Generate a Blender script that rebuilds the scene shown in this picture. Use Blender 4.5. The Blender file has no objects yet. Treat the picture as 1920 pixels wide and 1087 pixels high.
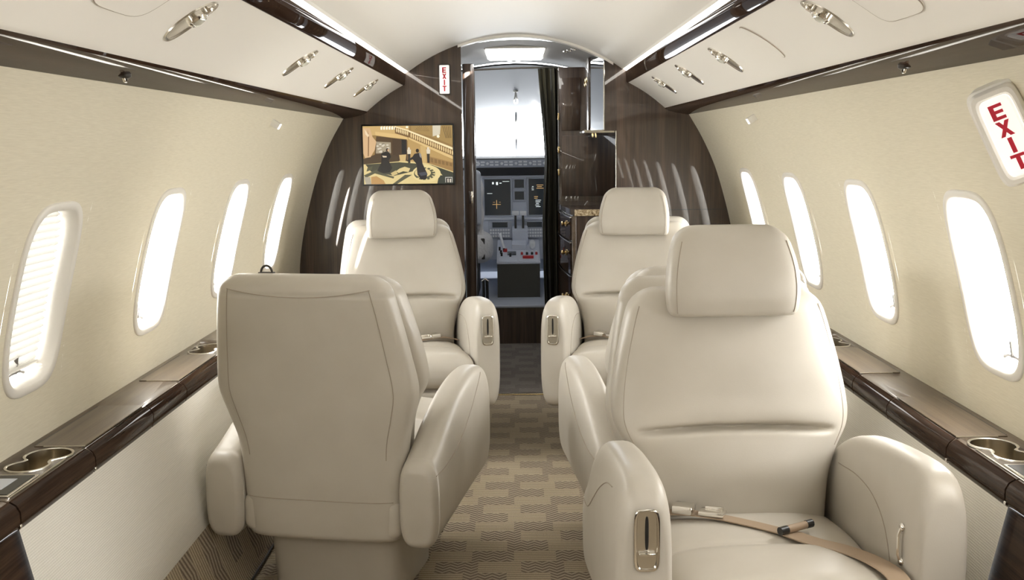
import bpy, bmesh, math, random
from mathutils import Vector, Matrix
random.seed(4)
R_ = math.radians
scene = bpy.context.scene
col = scene.collection

# ------------------------------------------------------------------ camera
FPX, CX, CY = 2000.0, 960.0, 543.5
CAM = Vector((0, 0, 1.28))
PITCH = math.atan(271.5 / FPX); YAW = math.atan(11.3 / FPX); ROLL = R_(0.7)
fwd = Vector((-math.sin(YAW) * math.cos(PITCH), math.cos(YAW) * math.cos(PITCH), -math.sin(PITCH)))
rgt0 = fwd.cross(Vector((0, 0, 1))).normalized(); up0 = rgt0.cross(fwd)
RGT = rgt0 * math.cos(ROLL) - up0 * math.sin(ROLL)
UPV = rgt0 * math.sin(ROLL) + up0 * math.cos(ROLL)
cam_data = bpy.data.cameras.new('camera')
cam_data.sensor_width = 36.0
cam_data.lens = 36.0 * FPX / 1920.0
cam_data.clip_start = 0.02
cam = bpy.data.objects.new('camera', cam_data)
m = Matrix((RGT, UPV, -fwd)).transposed().to_4x4(); m.translation = CAM
cam.matrix_world = m
col.objects.link(cam)
scene.camera = cam

def ray(x, y): return fwd + RGT * ((x - CX) / FPX) - UPV * ((y - CY) / FPX)
def onY(x, y, Y): r = ray(x, y); return CAM + r * ((Y - CAM.y) / r.y)
def onZ(x, y, Z): r = ray(x, y); return CAM + r * ((Z - CAM.z) / r.z)
def onX(x, y, X): r = ray(x, y); return CAM + r * ((X - CAM.x) / r.x)

# ------------------------------------------------------------------ world, sun, exposure
scene.view_settings.view_transform = 'Standard'
scene.view_settings.look = 'None'
scene.view_settings.gamma = 1.0
scene.view_settings.use_curve_mapping = False
scene.view_settings.exposure = 1.18
w = bpy.data.worlds.new('sky'); scene.world = w; w.use_nodes = True
w.node_tree.nodes['Background'].inputs[0].default_value = (0.92, 0.96, 1.0, 1)
w.node_tree.nodes['Background'].inputs[1].default_value = 3.0
sd = bpy.data.lights.new('sun', 'SUN'); sd.energy = 14.0; sd.angle = R_(0.6); sd.color = (1.0, 0.95, 0.86)
sun = bpy.data.objects.new('sun', sd); col.objects.link(sun)
sun.rotation_euler = Vector((0.27, 1.0, -0.04)).to_track_quat('-Z', 'Y').to_euler()
PANE_E = 8.5      # daylight through each cabin window
COVE_E = 4.5      # fluorescent cove strips
scene.cycles.use_denoising = True
scene.cycles.max_bounces = 10
scene.cycles.diffuse_bounces = 6
scene.cycles.caustics_reflective = False
scene.cycles.caustics_refractive = False
scene.cycles.sample_clamp_indirect = 8.0

# ------------------------------------------------------------------ materials
MATS = {}
def mat(name, color=(.8, .8, .8), rough=.5, metal=0.0, spec=.5, coat=0.0, coat_rough=.03, emit=None, estr=0.0, build=None, sheen=0.0):
    mt = bpy.data.materials.new(name); mt.use_nodes = True
    nt = mt.node_tree; b = nt.nodes['Principled BSDF']
    b.inputs['Base Color'].default_value = (*color, 1)
    b.inputs['Roughness'].default_value = rough
    b.inputs['Metallic'].default_value = metal
    b.inputs['Specular IOR Level'].default_value = spec
    b.inputs['Coat Weight'].default_value = coat
    b.inputs['Coat Roughness'].default_value = coat_rough
    b.inputs['Sheen Weight'].default_value = sheen
    if emit:
        b.inputs['Emission Color'].default_value = (*emit, 1)
        b.inputs['Emission Strength'].default_value = estr
    if build: build(nt, b)
    MATS[name] = mt
    return mt
def nd(nt, t, **kw):
    n = nt.nodes.new(t)
    for k, v in kw.items(): setattr(n, k, v)
    return n
def mth(nt, op, a, b=None, c=None):
    n = nt.nodes.new('ShaderNodeMath'); n.operation = op
    for i, v in enumerate((a, b, c)):
        if v is None: continue
        if isinstance(v, (int, float)): n.inputs[i].default_value = v
        else: nt.links.new(v, n.inputs[i])
    return n.outputs[0]
def ramp(nt, fac, stops):
    n = nt.nodes.new('ShaderNodeValToRGB'); e = n.color_ramp.elements
    while len(e) < len(stops): e.new(.5)
    for i, (p, c) in enumerate(stops): e[i].position = p; e[i].color = (*c, 1)
    nt.links.new(fac, n.inputs[0]); return n.outputs[0]
def bump(nt, b, h, strength=.2, dist=.002):
    n = nt.nodes.new('ShaderNodeBump'); n.inputs['Strength'].default_value = strength; n.inputs['Distance'].default_value = dist
    nt.links.new(h, n.inputs['Height']); nt.links.new(n.outputs[0], b.inputs['Normal'])
def objco(nt, scale=(1, 1, 1), rot=(0, 0, 0)):
    t = nt.nodes.new('ShaderNodeTexCoord'); mp = nt.nodes.new('ShaderNodeMapping')
    mp.inputs['Scale'].default_value = scale; mp.inputs['Rotation'].default_value = rot
    nt.links.new(t.outputs['Object'], mp.inputs[0]); return mp.outputs[0]
def noise(nt, co, scale, detail=3, rough=.5):
    n = nt.nodes.new('ShaderNodeTexNoise'); n.inputs['Scale'].default_value = scale; n.inputs['Detail'].default_value = detail
    n.inputs['Roughness'].default_value = rough
    nt.links.new(co, n.inputs['Vector']); return n.outputs['Fac']

def b_leather(nt, b):
    co = objco(nt)
    v = nd(nt, 'ShaderNodeTexVoronoi'); v.inputs['Scale'].default_value = 420; nt.links.new(co, v.inputs['Vector'])
    n = noise(nt, co, 7, 4)
    c = ramp(nt, n, [(.3, (.475, .440, .380)), (.7, (.515, .480, .420))]); nt.links.new(c, b.inputs['Base Color'])
    bump(nt, b, v.outputs['Distance'], .10, .0006)
mat('leather', rough=.40, spec=.45, build=b_leather)
mat('stitch', (.36, .31, .25), .7)
def b_wood(c0, c1, c2):
    def f(nt, b):
        n = noise(nt, objco(nt, (34, 34, 1.3)), 1.0, 5, .6)
        n2 = noise(nt, objco(nt, (210, 210, 5)), 1.0, 2, .5)
        k = mth(nt, 'ADD', mth(nt, 'MULTIPLY', n, .7), mth(nt, 'MULTIPLY', n2, .3))
        nt.links.new(ramp(nt, k, [(.36, c0), (.5, c1), (.64, c2)]), b.inputs['Base Color'])
    return f
def b_woody(c0, c1, c2):      # grain running along the cabin
    def f(nt, b):
        n = noise(nt, objco(nt, (40, 1.6, 40)), 1.0, 5, .6)
        n2 = noise(nt, objco(nt, (300, 8, 300)), 1.0, 2, .5)
        k = mth(nt, 'ADD', mth(nt, 'MULTIPLY', n, .7), mth(nt, 'MULTIPLY', n2, .3))
        nt.links.new(ramp(nt, k, [(.36, c0), (.5, c1), (.64, c2)]), b.inputs['Base Color'])
    return f
mat('wood', rough=.4, coat=1.0, coat_rough=.02, build=b_wood((.030, .017, .011), (.055, .033, .022), (.095, .060, .040)))
mat('wood_rail', rough=.5, spec=0.0, coat=.38, coat_rough=.015, build=b_woody((.020, .011, .007), (.035, .020, .013), (.055, .033, .021)))
mat('wood_ledge', rough=.45, spec=.3, coat=.6, coat_rough=.06, build=b_woody((.070, .048, .030), (.10, .070, .045), (.13, .092, .062)))
def b_fabric(nt, b):
    co = objco(nt, (160, 22, 620))
    n = noise(nt, co, 1.0, 3, .6)
    nt.links.new(ramp(nt, n, [(.3, (.70, .65, .515)), (.7, (.79, .74, .60))]), b.inputs['Base Color'])
    bump(nt, b, n, .12, .001)
mat('wall_fabric', rough=.62, spec=.25, build=b_fabric)
mat('ceiling_paint', (.88, .86, .81), .5, spec=.3)
mat('psu_paint', (.87, .845, .79), .42, spec=.35)
def b_dado(nt, b):
    co = objco(nt)
    t = nd(nt, 'ShaderNodeSeparateXYZ'); nt.links.new(co, t.inputs[0])
    a = mth(nt, 'SINE', mth(nt, 'MULTIPLY', mth(nt, 'ADD', t.outputs[1], t.outputs[2]), 620))
    c = mth(nt, 'SINE', mth(nt, 'MULTIPLY', mth(nt, 'SUBTRACT', t.outputs[1], t.outputs[2]), 620))
    h = mth(nt, 'MULTIPLY', a, c)
    nt.links.new(ramp(nt, mth(nt, 'MULTIPLY_ADD', h, .5, .5), [(0, (.70, .68, .62)), (1, (.84, .82, .76))]), b.inputs['Base Color'])
    bump(nt, b, h, .3, .0015)
mat('dado_weave', rough=.55, spec=.3, build=b_dado)
def b_carpet(light):
    def f(nt, b):
        t = nd(nt, 'ShaderNodeTexCoord'); s = nd(nt, 'ShaderNodeSeparateXYZ'); nt.links.new(t.outputs['Object'], s.inputs[0])
        x, y = s.outputs[0], s.outputs[1]
        v = mth(nt, 'DIVIDE', y, .088); fv = mth(nt, 'FLOOR', v)
        u = mth(nt, 'DIVIDE', mth(nt, 'ADD', x, mth(nt, 'MULTIPLY', mth(nt, 'MODULO', mth(nt, 'ADD', fv, 100), 3), .022)), .132)
        fu = mth(nt, 'FLOOR', u)
        par = mth(nt, 'MODULO', mth(nt, 'ADD', mth(nt, 'ADD', fu, fv), 100), 2)
        # wavy blocks and ribbed blocks
        zig = mth(nt, 'PINGPONG', mth(nt, 'MULTIPLY', x, 46), 1.0)
        wav = mth(nt, 'SINE', mth(nt, 'ADD', mth(nt, 'MULTIPLY', y, 300), mth(nt, 'MULTIPLY', zig, 5.6)))
        rib = mth(nt, 'SINE', mth(nt, 'MULTIPLY', y, 430))
        mixh = nd(nt, 'ShaderNodeMix'); nt.links.new(par, mixh.inputs[0]); nt.links.new(rib, mixh.inputs[2]); nt.links.new(wav, mixh.inputs[3])
        h = mth(nt, 'MULTIPLY_ADD', mixh.outputs[0], .5, .5)
        n = noise(nt, t.outputs['Object'], 260, 2); n2 = noise(nt, t.outputs['Object'], 3.0, 2)
        c1 = ramp(nt, h, [(.2, light[0]), (.8, light[1])]); c2 = ramp(nt, h, [(.2, light[2]), (.8, light[3])])
        mc = nd(nt, 'ShaderNodeMix', data_type='RGBA'); nt.links.new(par, mc.inputs[0]); nt.links.new(c1, mc.inputs[6]); nt.links.new(c2, mc.inputs[7])
        k = mth(nt, 'ADD', mth(nt, 'MULTIPLY_ADD', n, .7, .45), mth(nt, 'MULTIPLY', n2, .35))
        mm = nd(nt, 'ShaderNodeMix', data_type='RGBA', blend_type='MULTIPLY'); mm.inputs[0].default_value = 1
        nt.links.new(mc.outputs[2], mm.inputs[6]); nt.links.new(k, mm.inputs[7])
        nt.links.new(mm.outputs[2], b.inputs['Base Color'])
        bump(nt, b, mth(nt, 'ADD', h, mth(nt, 'MULTIPLY', n, .6)), .5, .004)
    return f
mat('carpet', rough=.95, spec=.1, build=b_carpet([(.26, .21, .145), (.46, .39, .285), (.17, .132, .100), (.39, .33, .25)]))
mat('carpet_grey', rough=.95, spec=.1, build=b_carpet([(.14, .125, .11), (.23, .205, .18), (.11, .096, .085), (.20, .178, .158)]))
mat('chrome', (.86, .84, .80), .10, 1.0)
mat('satin_metal', (.70, .67, .61), .25, 1.0)
mat('brushed_metal', (.66, .60, .50), .22, 1.0)
mat('gold_metal', (.72, .56, .30), .22, 1.0)
mat('black', (.012, .012, .012), .35)
mat('dark_metal', (.06, .055, .05), .35, .6)
mat('pull_grey', (.16, .15, .14), .5, .3)
mat('white_plastic', (.84, .82, .77), .35)
mat('bezel_plastic', (.80, .775, .72), .35)
mat('sign_face', (.9, .88, .86), .35, emit=(1, .97, .93), estr=.25)
mat('sign_red', (.62, .02, .05), .4)
mat('strap', (.36, .27, .19), .55, spec=.3)
mat('smooth_mirror', (.9, .9, .9), .03, 1.0)
def pane_mat(name, colr, e):
    mt = bpy.data.materials.new(name); mt.use_nodes = True; nt = mt.node_tree; nt.nodes.clear()
    o = nd(nt, 'ShaderNodeOutputMaterial'); a = nd(nt, 'ShaderNodeAddShader'); em = nd(nt, 'ShaderNodeEmission'); tr = nd(nt, 'ShaderNodeBsdfTransparent')
    em.inputs[0].default_value = (*colr, 1); em.inputs[1].default_value = e
    nt.links.new(em.outputs[0], a.inputs[0]); nt.links.new(tr.outputs[0], a.inputs[1]); nt.links.new(a.outputs[0], o.inputs[0])
    MATS[name] = mt
pane_mat('window_pane', (1.0, .98, .94), PANE_E)
pane_mat('windshield', (.93, .97, 1.0), 5.5)
def emis_mat(name, colr, e):
    mt = bpy.data.materials.new(name); mt.use_nodes = True; nt = mt.node_tree; nt.nodes.clear()
    o = nd(nt, 'ShaderNodeOutputMaterial'); em = nd(nt, 'ShaderNodeEmission')
    em.inputs[0].default_value = (*colr, 1); em.inputs[1].default_value = e
    nt.links.new(em.outputs[0], o.inputs[0]); MATS[name] = mt
emis_mat('sun_blocking_pane', (1.0, .97, .92), PANE_E)  # unseen aft windows: glowing pane made opaque to keep the sun out, no shade built
emis_mat('cove_lens', (1.0, .95, .86), COVE_E)
emis_mat('dome_lens', (1.0, .98, .93), 4.0)
mat('lamp_lens', (.85, .87, .80), .08, .6)
emis_mat('marker_lens', (1.0, .97, .92), 2.0)
mt = bpy.data.materials.new('shade_cloth'); mt.use_nodes = True; nt = mt.node_tree; nt.nodes.clear()
o = nd(nt, 'ShaderNodeOutputMaterial'); a = nd(nt, 'ShaderNodeMixShader'); a.inputs[0].default_value = .75
df = nd(nt, 'ShaderNodeBsdfDiffuse'); tl = nd(nt, 'ShaderNodeBsdfTranslucent')
df.inputs[0].default_value = (.9, .86, .76, 1); tl.inputs[0].default_value = (.06, .058, .053, 1)
nt.links.new(df.outputs[0], a.inputs[1]); nt.links.new(tl.outputs[0], a.inputs[2]); nt.links.new(a.outputs[0], o.inputs[0]); MATS['shade_cloth'] = mt
def b_curtain(nt, b):
    n = noise(nt, objco(nt, (90, 90, .6)), 1.0, 3)
    nt.links.new(ramp(nt, n, [(.4, (.012, .011, .009)), (.55, (.035, .033, .020)), (.68, (.085, .07, .04))]), b.inputs['Base Color'])
mat('curtain_cloth', rough=.55, build=b_curtain)
mat('cockpit_grey', (.40, .43, .50), .5)
mat('cockpit_panel', (.60, .64, .73), .45)
mat('cockpit_dark', (.035, .033, .032), .5)
mat('cockpit_liner', (.46, .48, .51), .6)
mat('vestibule_paint', (.48, .475, .465), .7, spec=.2)
mat('pedestal_grey', (.60, .63, .72), .45)
mat('pedestal_base', (.050, .048, .040), .5)
mat('screen_black', (.018, .02, .022), .12, emit=(.1, .12, .14), estr=.05)
mat('symbol_amber', (.5, .3, .1), .5, emit=(.8, .5, .2), estr=.4)
mat('symbol_white', (.7, .7, .7), .5, emit=(.8, .9, .9), estr=.5)
mat('knob_white', (.8, .82, .85), .4)
mat('button_red', (.5, .03, .03), .4)
def b_fleece(nt, b):
    n = noise(nt, objco(nt), 60, 4); bump(nt, b, n, 1.0, .01)
mat('fleece', (.62, .62, .64), .95, build=b_fleece)
def b_stone(nt, b):
    n = noise(nt, objco(nt), 90, 4, .7)
    nt.links.new(ramp(nt, n, [(.35, (.12, .08, .04)), (.5, (.42, .32, .19)), (.66, (.72, .62, .44))]), b.inputs['Base Color'])
mat('stone', rough=.15, coat=.6, build=b_stone)

# ------------------------------------------------------------------ mesh helpers
def finish(name, bm, m, parent=None, ang=40, smooth=True):
    bmesh.ops.recalc_face_normals(bm, faces=bm.faces[:])
    lim = R_(ang)
    for f in bm.faces: f.smooth = smooth
    for e in bm.edges:
        if len(e.link_faces) == 2 and e.link_faces[0].normal.angle(e.link_faces[1].normal, 0) > lim: e.smooth = False
    me = bpy.data.meshes.new(name); bm.to_mesh(me); bm.free()
    me.materials.append(MATS[m] if isinstance(m, str) else m)
    ob = bpy.data.objects.new(name, me); col.objects.link(ob)
    if parent is not None: ob.parent = parent
    return ob
def tag(o, label, cat=None, group=None, kind=None):
    o['label'] = label
    if cat: o['category'] = cat
    if group: o['group'] = group
    if kind: o['kind'] = kind
    return o
def empty(name, loc=(0, 0, 0), rz=0):
    o = bpy.data.objects.new(name, None); col.objects.link(o); o.location = loc; o.rotation_euler = (0, 0, rz)
    o.empty_display_size = .1
    return o
def struct(o, label): o['kind'] = 'structure'; o['label'] = label; return o
def box(bm, x0, x1, y0, y1, z0, z1, bev=0.0, seg=2, mtx=None):
    t = bmesh.new()
    bmesh.ops.create_cube(t, size=1)
    for v in t.verts: v.co = Vector(((x0 + x1) / 2 + v.co.x * (x1 - x0), (y0 + y1) / 2 + v.co.y * (y1 - y0), (z0 + z1) / 2 + v.co.z * (z1 - z0)))
    if bev > 0: bmesh.ops.bevel(t, geom=t.edges[:], offset=bev, segments=seg, affect='EDGES', profile=.5)
    if mtx is not None: t.transform(mtx)
    me = bpy.data.meshes.new('t'); t.to_mesh(me); t.free(); bm.from_mesh(me); bpy.data.meshes.remove(me)
def grid(bm, rows, closed=False):
    vs = [[bm.verts.new(p) for p in r] for r in rows]
    for i in range(len(vs) - 1):
        n = len(vs[i]); rng = n if closed else n - 1
        for j in range(rng):
            k = (j + 1) % n
            bm.faces.new((vs[i][j], vs[i][k], vs[i + 1][k], vs[i + 1][j]))
    return vs
def loft(bm, rings, cap=True):
    vs = grid(bm, rings, closed=True)
    if cap:
        bm.faces.new(vs[0][::-1]); bm.faces.new(vs[-1])
    return vs
def tube(bm, pts, r, n=8, cap=True, rfun=None):
    pts = [Vector(p) for p in pts]; rings = []
    up = Vector((0, 0, 1)); prev = None
    for i, p in enumerate(pts):
        d = (pts[min(i + 1, len(pts) - 1)] - pts[max(i - 1, 0)]).normalized()
        if prev is None:
            a = d.cross(up)
            if a.length < 1e-3: a = d.cross(Vector((1, 0, 0)))
        else: a = prev - d * prev.dot(d)
        a.normalize(); b = d.cross(a); prev = a
        rr = rfun(i / (len(pts) - 1)) if rfun else r
        rings.append([p + (a * math.cos(2 * math.pi * k / n) + b * math.sin(2 * math.pi * k / n)) * rr for k in range(n)])
    loft(bm, rings, cap)
def lathe(bm, prof, center, axis=(0, 0, 1), n=20):
    ax = Vector(axis).normalized(); a = ax.cross(Vector((0, 0, 1)))
    if a.length < 1e-3: a = Vector((1, 0, 0))
    a.normalize(); b = ax.cross(a); c = Vector(center)
    loft(bm, [[c + ax * h + (a * math.cos(2 * math.pi * k / n) + b * math.sin(2 * math.pi * k / n)) * max(r, 1e-4) for k in range(n)] for r, h in prof])
def prism(bm, poly, f0, f1):
    """poly: list of 2D points; f0,f1 map (u,v) to the two end caps"""
    a = [bm.verts.new(f0(u, v)) for u, v in poly]; b = [bm.verts.new(f1(u, v)) for u, v in poly]
    n = len(poly)
    bm.faces.new(a[::-1]); bm.faces.new(b)
    for i in range(n): bm.faces.new((a[i], a[(i + 1) % n], b[(i + 1) % n], b[i]))
def interp(tab, x):
    if x <= tab[0][0]: return tab[0][1]
    for (x0, y0), (x1, y1) in zip(tab, tab[1:]):
        if x <= x1: return y0 + (y1 - y0) * (x - x0) / (x1 - x0)
    return tab[-1][1]
def sinterp(tab, x):
    """smooth (Catmull-Rom / Hermite) interpolation of a table"""
    if x <= tab[0][0]: return tab[0][1]
    if x >= tab[-1][0]: return tab[-1][1]
    n = len(tab)
    for i in range(n - 1):
        if x <= tab[i + 1][0]:
            x0, y0 = tab[i]; x1, y1 = tab[i + 1]; h = x1 - x0; t = (x - x0) / h
            m0 = (y1 - tab[i - 1][1]) / (x1 - tab[i - 1][0]) if i > 0 else (y1 - y0) / h
            m1 = (tab[i + 2][1] - y0) / (tab[i + 2][0] - x0) if i + 2 < n else (y1 - y0) / h
            t2, t3 = t * t, t * t * t
            return (2 * t3 - 3 * t2 + 1) * y0 + (t3 - 2 * t2 + t) * h * m0 + (-2 * t3 + 3 * t2) * y1 + (t3 - t2) * h * m1
def sup(th, e):
    c, s = math.cos(th), math.sin(th)
    return math.copysign(abs(c) ** (2 / e), c), math.copysign(abs(s) ** (2 / e), s)
def crom(pts, n=8):
    P = [Vector(p) for p in pts]; P = [2 * P[0] - P[1]] + P + [2 * P[-1] - P[-2]]; out = []
    for i in range(1, len(P) - 2):
        for k in range(n):
            t = k / n; a, b, c, d = P[i - 1:i + 3]
            out.append(.5 * ((2 * b) + (c - a) * t + (2 * a - 5 * b + 4 * c - d) * t * t + (3 * b - a - 3 * c + d) * t ** 3))
    out.append(P[-2]); return out

# ------------------------------------------------------------------ cabin cross-section (metres, right half)
Y0, D = -2.4, 5.40                        # aft end and forward bulkhead
WALLP = crom([(.862, 1.424, 0), (.932, 1.305, 0), (.998, 1.16, 0), (1.053, .98, 0), (1.088, .83, 0), (1.108, .70, 0), (1.113, .60, 0)], 12)
WS = [0.0]
for a, b in zip(WALLP, WALLP[1:]): WS.append(WS[-1] + (b - a).length)
WLEN = WS[-1]
def wprof(s):
    s = min(max(s, 0), WLEN)
    for i in range(len(WS) - 1):
        if s <= WS[i + 1] + 1e-9:
            t = (s - WS[i]) / (WS[i + 1] - WS[i]); p = WALLP[i].lerp(WALLP[i + 1], t)
            i0, i1 = max(i - 1, 0), min(i + 2, len(WS) - 1); d = (WALLP[i1] - WALLP[i0]).normalized()
            return p, Vector((-abs(d.y), -d.x if d.x > 0 else -d.x, 0))   # inward normal (points to -x and down)
    return WALLP[-1], Vector((-1, 0, 0))
def wallpt(sg, y, s, off=0.0):
    p, n = wprof(s)
    q = p + n * off
    return Vector((sg * q.x, y, q.y))
def s_of_z(z):
    for i in range(len(WS) - 1):
        if WALLP[i].y >= z >= WALLP[i + 1].y: return WS[i] + (WS[i + 1] - WS[i]) * (WALLP[i].y - z) / (WALLP[i].y - WALLP[i + 1].y)
WIN_HY, WIN_S0, WIN_S1 = .142, s_of_z(1.165), s_of_z(.745)
WSC, WSH = (WIN_S0 + WIN_S1) / 2, (WIN_S1 - WIN_S0) / 2
WINY = {-1: [2.34 + .777 * k for k in range(-4, 4)], 1: [2.40 + .765 * k for k in range(-4, 4)]}
NB = 12
def win_outline(shrink, n=64, e=3.8):
    out = []
    for k in range(n):
        cx, cy = sup(2 * math.pi * k / n, e)
        out.append(((WIN_HY - shrink) * cx, (WSH - shrink) * cy))
    return out
def build_wall(sg):
    bm = bmesh.new()
    ys = WINY[sg]; rw = WIN_HY + .03
    s_lo, s_hi = WIN_S0 - .03, WIN_S1 + .03
    smid = [s_lo + (s_hi - s_lo) * i / 16 for i in range(17)]
    stop = [s_lo * i / 8 for i in range(9)]; sbot = [s_hi + (WLEN - s_hi) * i / 4 for i in range(5)]
    sall = stop + smid[1:] + sbot[1:]
    edges = [Y0]
    for y in ys: edges += [y - rw, y + rw]
    edges.append(D)
    for i in range(len(edges) - 1):
        a, b = edges[i], edges[i + 1]
        if i % 2 == 0: grid(bm, [[wallpt(sg, a + (b - a) * j / 4, s) for j in range(5)] for s in sall])
        else:
            grid(bm, [[wallpt(sg, a + (b - a) * j / 4, s) for j in range(5)] for s in stop])
            grid(bm, [[wallpt(sg, a + (b - a) * j / 4, s) for j in range(5)] for s in sbot])
            yc = (a + b) / 2
            rings = []
            n = 64; per = win_outline(.008, n)
            outer = []
            for (u, v) in per:
                k = max(abs(u) / rw, abs(v) / (WSH + .03)); outer.append((u / k, v / k))
            for cu, cv in ((1, 1), (1, -1), (-1, 1), (-1, -1)):      # pull the nearest point into each corner
                i = min(range(n), key=lambda q: (outer[q][0] - cu * rw) ** 2 + (outer[q][1] - cv * (WSH + .03)) ** 2)
                outer[i] = (cu * rw, cv * (WSH + .03))
            for t in (0, .5, 1):
                rings.append([wallpt(sg, yc + u * (1 - t) + U * t, WSC + v * (1 - t) + V * t) for (u, v), (U, V) in zip(per, outer)])
            grid(bm, rings, closed=True)
    bmesh.ops.remove_doubles(bm, verts=bm.verts[:], dist=.0006)
    return bm
for sg, nm in ((-1, 'left'), (1, 'right')):
    struct(finish('wall_' + nm, build_wall(sg), 'wall_fabric', ang=60), 'cream woven fabric cabin sidewall on the %s side' % ('monitor' if sg < 0 else 'galley'))

# windows
def build_window(n, sg, yc, visible, shade):
    root = empty('window_%d' % n, wallpt(sg, yc, WIN_S1)); inv = Matrix.Translation(-root.location)
    side = 'monitor' if sg < 0 else 'galley'
    struct(root, 'tall rounded cabin window with cream plastic surround on the %s side' % side)
    def pt(u, v, off): return wallpt(sg, yc + u, WSC + v, off) - root.location
    bm = bmesh.new(); rings = []
    for sh, off in ((-.004, -.006), (-.004, .003), (-.001, .006), (.012, .006), (.016, .003), (.023, -.02), (.029, -.052)):
        rings.append([pt(u, v, off) for u, v in win_outline(sh, 72)])
    grid(bm, rings, closed=True)
    finish('bezel', bm, 'bezel_plastic', root, 50)
    bm = bmesh.new()
    out = win_outline(.028, 48)
    grid(bm, [[pt(u * t, v * t, -.050) for u, v in out] for t in (1.0, .75, .5, .25, .02)], closed=True)
    finish('pane', bm, 'window_pane' if visible else 'sun_blocking_pane', root)
    if shade:
        bm = bmesh.new(); rows = []
        N = 40; vmax = WSH * .78
        for i in range(N + 1):
            v = -WSH + .03 + (vmax + WSH - .03) * i / N
            e = 3.4; hw = (WIN_HY - .029) * max(0.05, 1 - (abs(v) / (WSH - .02)) ** e) ** (1 / e) if abs(v) < WSH - .021 else .03
            off = -.034 + (.006 if i % 2 else -.003)
            rows.append([pt(hw * j / 4, v, off) for j in range(-4, 5)])
        grid(bm, rows); ob = finish('shade', bm, 'shade_cloth', root, smooth=False); ob['label'] = 'pleated translucent pull-down shade'
        bm = bmesh.new()
        tube(bm, [pt(-.095, vmax, -.030), pt(.095, vmax, -.030)], .006); finish('shade_rail', bm, 'white_plastic', root)
    if visible:
        vb = WSH * .80
        bm = bmesh.new()
        tube(bm, [pt(-.055, vb + .012, -.036), pt(-.02, vb + .006, -.034), pt(.02, vb + .006, -.034), pt(.05, vb + .014, -.036)], .0035)
        tube(bm, [pt(0, vb + .008, -.034), pt(0, vb - .03, -.034)], .005)
        finish('shade_pull', bm, 'pull_grey', root)
        if not shade:
            bm = bmesh.new(); tube(bm, [pt(-.03, v * WSH, -.044) for v in (-.75, -.4, 0, .4, .7)], .0014, 6)
            finish('shade_cord', bm, 'pull_grey', root)
n = 1
for sg in (-1, 1):
    for k, yc in enumerate(WINY[sg]):
        build_window(n, sg, yc, k >= 4, sg < 0 and k == 4); n += 1

# floor, ledge sections, dado
bm = bmesh.new()
grid(bm, [[(x, y, 0) for y in (Y0, 0, 2, 4, D)] for x in (-.80, -.4, 0, .4, .80)])
for sg in (-1, 1):
    grid(bm, [[(sg * x, y, z) for y in (Y0, 0, 2, 4, D)] for x, z in ((.80, 0), (.815, .02), (.84, .085), (.89, .215), (.905, .26))])
bmesh.ops.remove_doubles(bm, verts=bm.verts[:], dist=.0005)
floor = struct(finish('floor', bm, 'carpet', ang=30), 'brown and beige patterned carpet floor of the cabin')
bm = bmesh.new()
for sg in (-1, 1): box(bm, sg * .801 - .003, sg * .801 + .003, 1.0, D, .004, .012, .002, 1)
struct(finish('trim_1', bm, 'cockpit_dark'), 'thin dark seam strips along the carpet edges')
for sg, nm in ((-1, 'left'), (1, 'right')):
    bm = bmesh.new(); ye = 1.96 if sg < 0 else 2.03
    prof = [(.900, .20), (.890, .212), (.905, .30), (.930, .42), (.952, .52), (.962, .565), (.975, .57)]
    grid(bm, [[(sg * x, ye + (D - ye) * j / 10, z) for j in range(11)] for x, z in prof])
    ob = struct(finish('wall_lower_' + nm, bm, 'dado_weave', ang=50), 'off-white dimpled lower wall panel under the ledge on the %s side' % ('monitor' if sg < 0 else 'galley'))
    bm = bmesh.new()
    grid(bm, [[(sg * (x + .012), Y0 + (ye + .04 - Y0) * j / 6, z) for j in range(7)] for x, z in [(.80, 0.0)] + prof])
    bm2 = finish('wall_lower_aft_' + nm, bm, 'wood_rail'); struct(bm2, 'dark wood lower wall panel beside the off-white one, %s side' % ('monitor' if sg < 0 else 'galley'))

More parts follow.
